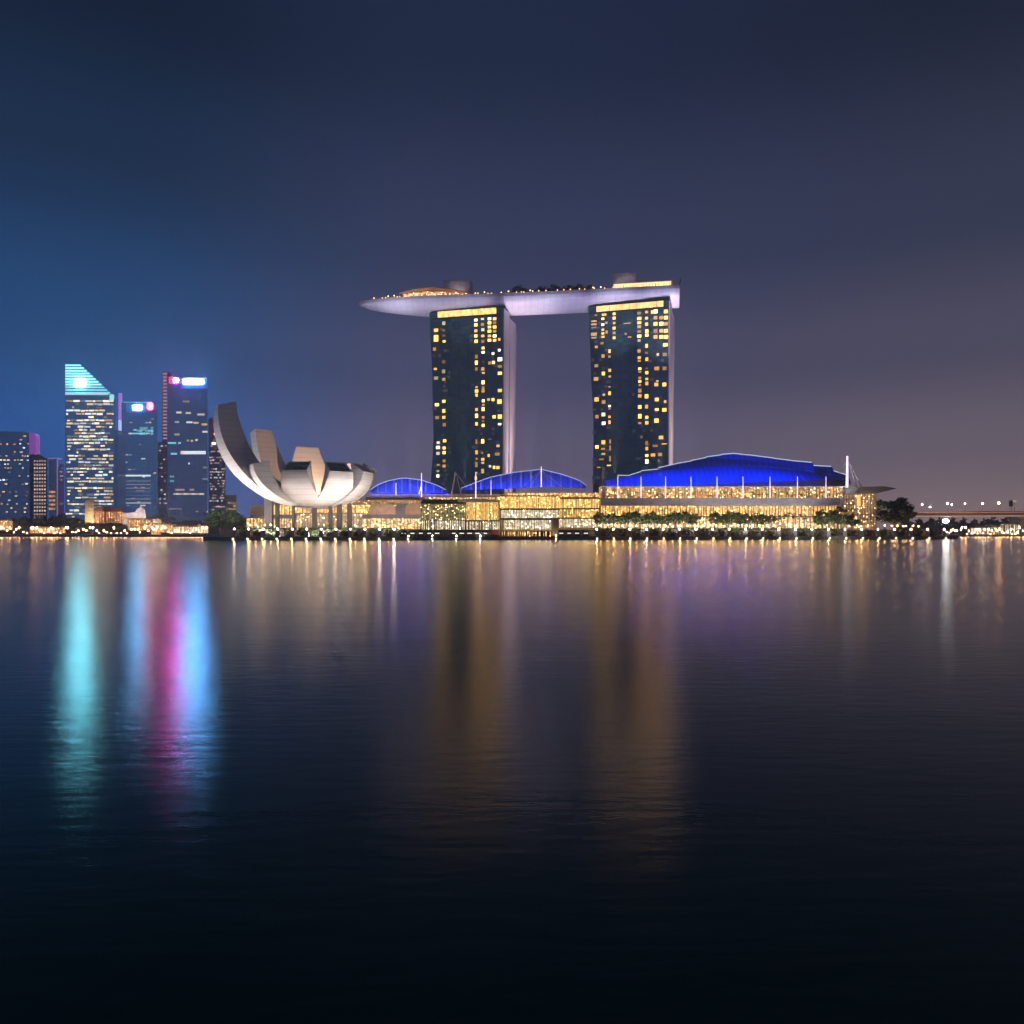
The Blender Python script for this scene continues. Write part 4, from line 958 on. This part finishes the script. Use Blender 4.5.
b = MB(); b.pbox(48.2, 57.3, 457.6, 459, Y-.5, 10); b.pbox(56.6, 57.5, 459.2, 526, Y-.6, 1); b.build("violet_trim", M("violet_glow", (.4, .3, .5), emit=(.42, .24, .62), es=.55), T)
panes(T, [wrect(50+i*2.2, 492+j*4.2, 1.7, 2, Y, win('warm', (.5, 1, .75)[(i+j) % 3])) for i in range(3) for j in range(5)])
T = tower_root("narrow lilac tower squeezed next to the slant topped tower", 61, 990)
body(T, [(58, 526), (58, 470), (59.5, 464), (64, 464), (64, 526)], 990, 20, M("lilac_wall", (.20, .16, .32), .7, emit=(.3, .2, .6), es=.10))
panes(T, rows(58.4, 63.6, [468+i*4 for i in range(13)], 990, rnd, .3, ['pink', 'white'], .5, (1, 2), 1.2))
# low waterfront buildings
Y = 845
T = thing("clock_tower", "pale floodlit square tower with a low crown beside the orange lit house", "tower", (P(89.5, 0, Y).x, Y, 2.2))
body(T, [(84.8, 524), (85.4, 503), (93.6, 503), (94.2, 524)], Y, 9, M("cream_stone", (.62, .52, .38)), "shaft")
body(T, [(84.4, 503.2), (86, 500.2), (93, 500.2), (94.6, 503.2)], Y-.4, 9.8, M("cream_cap", (.6, .5, .38)), "crown")
spot((P(89, 0, Y-16).x, Y-16, 4), P(89.5, 508, Y), 85000, (1, .75, .42), 60)
T = thing("colonial_house", "long low house with orange lit arcades and a tiled roof", "house", (P(108, 0, Y).x, Y, 2.2))
storey(T, 95, 121.5, 512, 523, Y, lit("arcade_glow", (1, .28, .06), (1, .55, .2), 1.0, (.3, .3, .6), .2), 12, 10, M("terracotta", (.5, .25, .15)), .8, .8, "arcade")
body(T, [(94, 511.5), (97, 507), (119.5, 507), (122.5, 511.5)], Y-.6, 12, M("roof_tile", (.26, .11, .07)), "roof")
T = thing("white_hall", "white floodlit hall with a stepped pointed gable by the water", "hall", (P(134, 0, Y).x, Y, 2.2))
body(T, [(122.5, 526), (122.5, 513.5), (135, 512), (137, 508.5), (139.5, 508), (140.5, 504), (142, 508), (144.5, 509), (146, 515), (146, 526)], Y+3, 12, M("white_stone", (.72, .66, .66)), "facade")
panes(T, [wrect(124.5+i*2.6, 518.5, 1.3, 3, Y+3, win('warm', .75)) for i in range(8)])
for x in (127, 137, 143): spot((P(x, 0, Y-12).x, Y-12, 4), P(x, 510, Y+3), 26000, (1, .82, .78), 70)
T = thing("dome_tent", "small white domed tent glowing among the warm waterfront lights", "tent", (P(156, 0, 830).x, 830, 2.2))
b = MB(); x, z = XZ(156, 522, 830); b.ball((x, 830, z), 5.2, 0, 16, 8, .75); b.build("dome", M("tent_glow", (.7, .62, .5), emit=(1, .72, .42), es=.55), T, smooth=True)
b = MB(); b.tube((x, 830, 2.2), (x, 830, z), 4.6, 4.6, 14); b.build("drum", M("tent_wall", (.6, .5, .4), emit=(1, .6, .3), es=.4), T)
m_quay = lit("quay_glow", (1, .42, .1), (1, .75, .35), 1.7, (.35, .35, .8), .06)
for i, (x0, x1, y0, y1, lab) in enumerate(((128, 152, 520, 530, "row of golden lit eateries in front of the white hall"), (153, 170, 525, 532, "low warm lit eatery below the domed tent"), (172, 206, 527, 533, "low pale lit pavilion at the foot of the tallest dark tower"),
        (-6, 9, 521, 530, "orange lit pavilion at the water's edge on the picture's left border"), (30, 62, 528, 533, "string of lit stalls under the dark trees"))):
    T = thing("waterfront_pavilion", lab, "pavilion", (P((x0+x1)/2, 0, 822).x, 822, 2.2))
    storey(T, x0, x1, y0, y1, 820-i, m_quay if i != 2 else m_pale, max(4, int((x1-x0)/2)), 6, m_stone, .6, .6, "front")
    b = MB(); b.pbox(x0-.6, x1+.6, y0-1.8, y0-.9, 818-i, 10); b.build("roof", M("pavilion_roof", (.2, .12, .08)), T)
T = thing("construction_mast", "thin pale mast with a short boom in front of the tallest dark tower", "mast", (P(181, 0, 900).x, 900, 2.2))
b = MB(); b.tube(P(181, 533, 900), P(181, 508.5, 900), .35, .25, 6); b.build("pole", m_white, T)
b = MB(); b.tube(P(168, 509.5, 900), P(182, 509, 900), .3, .3, 6); b.build("boom", m_white, T)
# low buildings filling in behind the quay
for i, (x0, x1, y0, lab) in enumerate(((-20, 14, 523, "low dark building behind the orange pavilion on the left border"), (14, 34, 525.5, "low dark building under the broad apartment tower"), (34, 66, 524, "low dark building behind the far shore's largest tree"),
        (66, 84, 520, "low dark building left of the pale square tower"), (94, 123, 524, "dark undercroft beneath the orange lit house"), (123.5, 145.6, 526, "low dark building behind the white hall"), (146, 171, 517, "low mauve building right of the white hall"), (171, 210, 522, "low dark podium at the tallest dark tower's foot"), (205, 262, 518, "low dark building behind the wide tree by the museum"))):
    T = thing("low_building", lab, "building", (P((x0+x1)/2, 0, 880).x, 880, 2.2))
    b = MB(); b.pbox(x0, x1-.4, y0, 534, 880+i*1.5, 14); b.pbox(x0+(x1-x0)*.3, x0+(x1-x0)*.6, y0-1.6, y0, 884, 8); b.build("wall", M("dusky_wall", (.13, .11, .13), .8), T)
    panes(T, rows(x0+1, x1-1, [y0+2.5+k*3 for k in range(3) if y0+3+k*3 < 532], 880+i*1.5, rnd, .4, ['warm', 'pink', 'pale'], .6, (1, 2.4), 1.3))
# trees on the far shore
fl = None
for i, (px, top, wpx, lab) in enumerate(((16, 518, 12, "small dark tree leftmost on the far shore"), (29, 517, 18, "dark tree left of the largest far shore crown"), (45, 516, 20, "mid sized dark tree between two taller far shore crowns"), (58, 514.5, 22, "largest dark crown on the far shore before the slant topped tower"),
        (70, 517.5, 16, "dark tree right of the largest far shore crown"), (92, 522.5, 14, "low tree at the pale square tower's foot"), (106, 523, 18, "low spreading tree in front of the orange lit house"), (121, 523.5, 16, "low spreading tree at the white hall's corner"))):
    Yt = 828; h = (532-top)/F*Yt+2.8; r_ = wpx/2/F*Yt
    if fl is None: fl = make_tree("shore_tree", lab, "trees on the far shore", 90, 20, 12, 4, 1300, .13); fl.location = (P(px, 0, Yt).x, Yt, 2.2); fl.scale = (r_/12, r_/12, h/20)
    else: dup(fl, (P(px, 0, Yt).x, Yt+rd.uniform(-4, 4), 2.2), lab, (r_/12, r_/12, h/20), rd.random()*6)
q0 = None
for i in range(62):
    px = -4+i*3.45+rd.uniform(-1.2, 1.2); yy = rd.choice((529.0, 530.5, 532, 533, 527.5)); Yq = 806+rd.uniform(0, 10)
    h = P(px, yy, Yq).z-2.2
    if q0 is None:
        q0 = mini_lamp("quay_lamp", "warm quayside lamp on the far shore below the skyline", "lamp", "quay lamps below the skyline", M("quay_lamp_glow", (.8, .7, .6), emit=(1, .5, .2), es=110), .46, 3.0); q0.location = (P(px, 0, Yq).x, Yq, 2.2)
    else: k = max(.45, h/3.5); dup(q0, (P(px, 0, Yq).x, Yq, 2.2), scale=(rd.uniform(.7, 1.25),)*2+(k,))

# ------------------------------------------------------------------ bridge and far shore on the right
BR = thing("road_bridge", "long flat road bridge with lamps crossing behind the promenade's end", "bridge", (P(980, 0, 900).x, 900, 1.6))
m_deck = M("bridge_concrete", (.34, .26, .23))
b = MB(); xa, z0 = XZ(900, 516.6, 900); xb, z1 = XZ(1250, 515.8, 900); za, zb = P(0, 513.6, 900).z, P(0, 511.4, 900).z
b.prism([(xa, z0), (xb, z1), (xb, zb), (P(985, 0, 900).x, zb+.3), (xa, za)], 900, 926); b.build("deck", m_deck, BR)
b = MB(); b.pbox(1020.5, 1030, 516.5, 537, 903, 20); b.pbox(1018.5, 1032, 516.2, 518.3, 902, 22); b.build("pier", M("pier_concrete", (.42, .36, .3)), BR)
b = MB(); b.hexa([(xa, 899.2, za), (xb, 899.2, zb), (xb, 899.6, zb), (xa, 899.6, za)], [(xa, 899.2, za+1.1), (xb, 899.2, zb+1.1), (xb, 899.6, zb+1.1), (xa, 899.6, za+1.1)]); b.build("parapet", M("parapet_paint", (.6, .42, .34)), BR)
b = MB(); b.hexa([(xa, 899.0, z0+.1), (xb, 899.0, z1+.1), (xb, 899.9, z1+.1), (xa, 899.9, z0+.1)], [(xa, 899.0, z0+.8), (xb, 899.0, z1+.8), (xb, 899.9, z1+.8), (xa, 899.9, z0+.8)]); b.build("traffic_edge", M("traffic_edge_glow", (.6, .5, .4), emit=(1, .62, .4), es=.75), BR)  # glowing strip added for the streaks of passing traffic
b = MB(); b.hexa([(xa, 898.9, za+.5), (xb, 898.9, zb+.5), (xb, 899.15, zb+.5), (xa, 899.15, za+.5)], [(xa, 898.9, za+1.0), (xb, 898.9, zb+1.0), (xb, 899.15, zb+1.0), (xa, 899.15, za+1.0)]); b.build("traffic_streak", M("traffic_glow", (.6, .4, .3), emit=(1, .42, .25), es=.6), BR)  # second glowing strip for traffic streaks, along the parapet
br0 = None
for (px, py, mt, r_, lab) in ((922, 504.5, 0, 0.79, "white street lamp at the bridge's end nearest the large tree"), (930, 507, 0, 0.58, "short white street lamp second from the bridge's tree end"), (947.5, 503.5, 0, 0.90, "bright white street lamp above the bridge over the floodlight"), (951.5, 504.4, 0, .6, "faint small lamp next to the bridge's brightest white lamp"),
      (964.8, 503.5, 1, .7, "dim pinkish street lamp at the middle of the bridge"), (982.5, 503.5, 0, 0.79, "white street lamp between the dim pinkish and orange bridge lamps"), (998.6, 503, 1, 1.15, "large orange street lamp on the bridge")):
    p = P(px, py, 912); zb_ = P(px, 512.3, 900).z
    t_ = thing("street_lamp", lab, "street lamp", (p.x, p.y, zb_))
    h = p.z-zb_
    b = MB(); b.tube((0, 0, 0), (0, 0, h), .22, .14, 6); b.build("post", m_conc, t_, True)
    b = MB(); b.ball((0, -.3, h), r_, 0, 8, 6); b.build("lamp_head", m_lampo if mt else m_lampw, t_, True, smooth=True)
T = thing("bridge_gantry", "dark sign gantry standing on the bridge's far end", "gantry", (P(1013, 0, 915).x, 915, P(0, 511.5, 900).z))
b = MB(); b.tube(P(1011.5, 512, 915), P(1011.5, 500, 915), .3); b.tube(P(1014.5, 512, 915), P(1014.5, 500, 915), .3); b.build("posts", m_dark, T)
b = MB(); b.pbox(1009.5, 1013, 500.5, 506.5, 914, 1); b.build("panel", m_dark, T)
b = MB(); b.pbox(1013.2, 1016.4, 500.3, 502.3, 914, 1); b.build("panel", win('pale', .5), T)
b = MB(); b.pbox(1013.2, 1015.6, 504.8, 507, 914, 1); b.build("panel", win('pale', .25), T)
T = thing("stadium_floodlight", "bright bluish white floodlight shining under the bridge", "floodlight", (P(945.5, 0, 935).x, 935, 1.6))
b = MB(); x, z = XZ(945.5, 521, 935); b.tube((x, 936, 1.6), (x, 936, z), .5); b.build("post", m_dark, T)
b = MB(); b.prism([(x+3.4*math.cos(a_*.524), z+2.2*math.sin(a_*.524)) for a_ in range(12)], 934, 935.4); b.build("lamp_head", M("flood_glow", (.8, .8, .8), emit=(.75, .86, 1), es=60), T)
q1 = None
for i in range(44):
    px = 944+i*2.3+rd.uniform(-1, 1); yy = rd.choice((527, 529, 530.5, 532, 533.2, 534)); Yq = 858+rd.uniform(0, 12)
    if px > 1040: break
    if q1 is None:
        q1 = mini_lamp("shore_lamp", "small lamp on the shore beneath the road bridge", "lamp", "shore lamps beneath the road bridge", M("shore_lamp_glow", (.8, .7, .6), emit=(1, .56, .3), es=90), .42, 3.0); q1.location = (P(px, 0, Yq).x, Yq, 1.6)
    else: k = max(.4, (P(px, yy, Yq).z-1.6)/3.5); dup(q1, (P(px, 0, Yq).x, Yq, 1.6), scale=(rd.uniform(.6, 1.3),)*2+(k,))
for (x0, x1, y0, mt, lab) in ((975, 991, 526, m_pale, "low pale lit boathouse under the bridge"), (993, 1004, 525, m_quay, "small orange lit boathouse under the large orange lamp"), (1005, 1020, 522.5, m_pale, "taller pale lit shed beside the bridge pier"), (1031, 1060, 526, m_quay, "lit shed beyond the bridge pier")):
    T = thing("boathouse", lab, "shed", (P((x0+x1)/2, 0, 880).x, 880, 1.6))
    storey(T, x0, x1, y0+2, 534.5, 878, mt, max(4, int((x1-x0)/2)), 8, m_dark, .9, .6, "front")
    b = MB(); b.pbox(x0-.7, x1+.7, y0, y0+1.2, 876, 13); b.build("roof", m_dark, T)
T = thing("tree_belt", "dark belt of far trees on the horizon behind the bridge", "trees", (P(985, 0, 1150).x, 1150, 1.6))
T["kind"] = "stuff"
cb = MB()
for k in range(75):
    c = crown(300+k % 5, 260, 12, .24); ox = P(905+k*2.2, 0, 1150).x+rd.uniform(-4, 4); s_ = rd.uniform(6, 11)
    i0 = len(cb.v); cb.v += [(ox+x*s_, 1150+y*s_, 11+z*s_*1.2) for x, y, z in c.v]; cb.f += [tuple(j+i0 for j in f_) for f_ in c.f]; cb.m += c.m
cb.build("crown", [m_leaf, m_leaf2], T)

# ------------------------------------------------------------------ unseen floodlights of the place, and added fill lamps
LIL = (.80, .78, 1.0)
for (px, ty, wt, an) in ((382, 306, 1300000, 9), (412, 308, 1500000, 9), (465, 301, 1500000, 9), (530, 306, 1700000, 9), (565, 306, 1700000, 9), (615, 296, 1500000, 9), (660, 294, 1500000, 9)):
    spot(P(px, 479 if px > 440 else 496, 554), P(px, ty+4, 700), wt*(1.15 if px < 440 else (1.5 if px > 600 else .80)), LIL, an*1.9, 1)
for px in (458, 625):
    p0, p1 = deck_pt(sparam(px), 9, ZR+8), deck_pt(sparam(px), -3, ZR+14); spot(p0, p1, 2600, (1, .84, .8), 90, .6, .5)  # unseen spots added to brighten the lift cores
FW = (1, .89, .84)
for (dx, Yl, wt, ln, tx, ty, tz) in ((-38, 507, 34000, 64, -22, 527, 50), (30, 509, 29000, 64, 16, 528, 48), (-94, 504, 28000, 22, -58, 516, 64)):
    area((MC.x+dx, Yl, 9.4), (MC.x+tx, ty, tz), wt, FW, ln, 1.2)
spot((MC.x-68, 576, 8), (MC.x-50, MC.y-14, 75), 70000, FW, 75, 1, .6)
spot((MC.x, MC.y+2, 36), (MC.x-8, MC.y+40, 60), 60000, (1, .62, .40), 150, .6, .6)
# unseen fill lamps added to brighten the ledge, masts and trees
for px in (625, 675, 725, 775, 825):
    area((P(px, 0, 540).x, 540, zrow(527, 540)), (P(px, 0, 562).x, 562, zrow(500, 562)), 5200, (.95, .92, .95), 32, .6)
for px in (382, 408): area((P(px, 0, 560).x, 560, zrow(514.4, 560)), (P(px, 0, 569).x, 569, zrow(508, 569)), 420, (1, .66, .48), 16, .6)  # unseen fill added for the awnings, too dark without it
spot(P(851, 510, 548), P(847, 472, 566), 30000, (1, .95, 1), 50, .6)  # unseen spot added to whiten the tall mast
spot(P(868, 512, 552), P(868, 491, 572), 9000, (1, .75, .5), 80, .6)
# warm wash on the mall roofs and masts
for px in (385, 430, 475, 520, 565):
    area((P(px, 0, 586).x, 586, zrow(503.5, 586)), (P(px, 0, 604).x, 604, zrow(492, 604)), 900, (1, .72, .42), 26, 1)
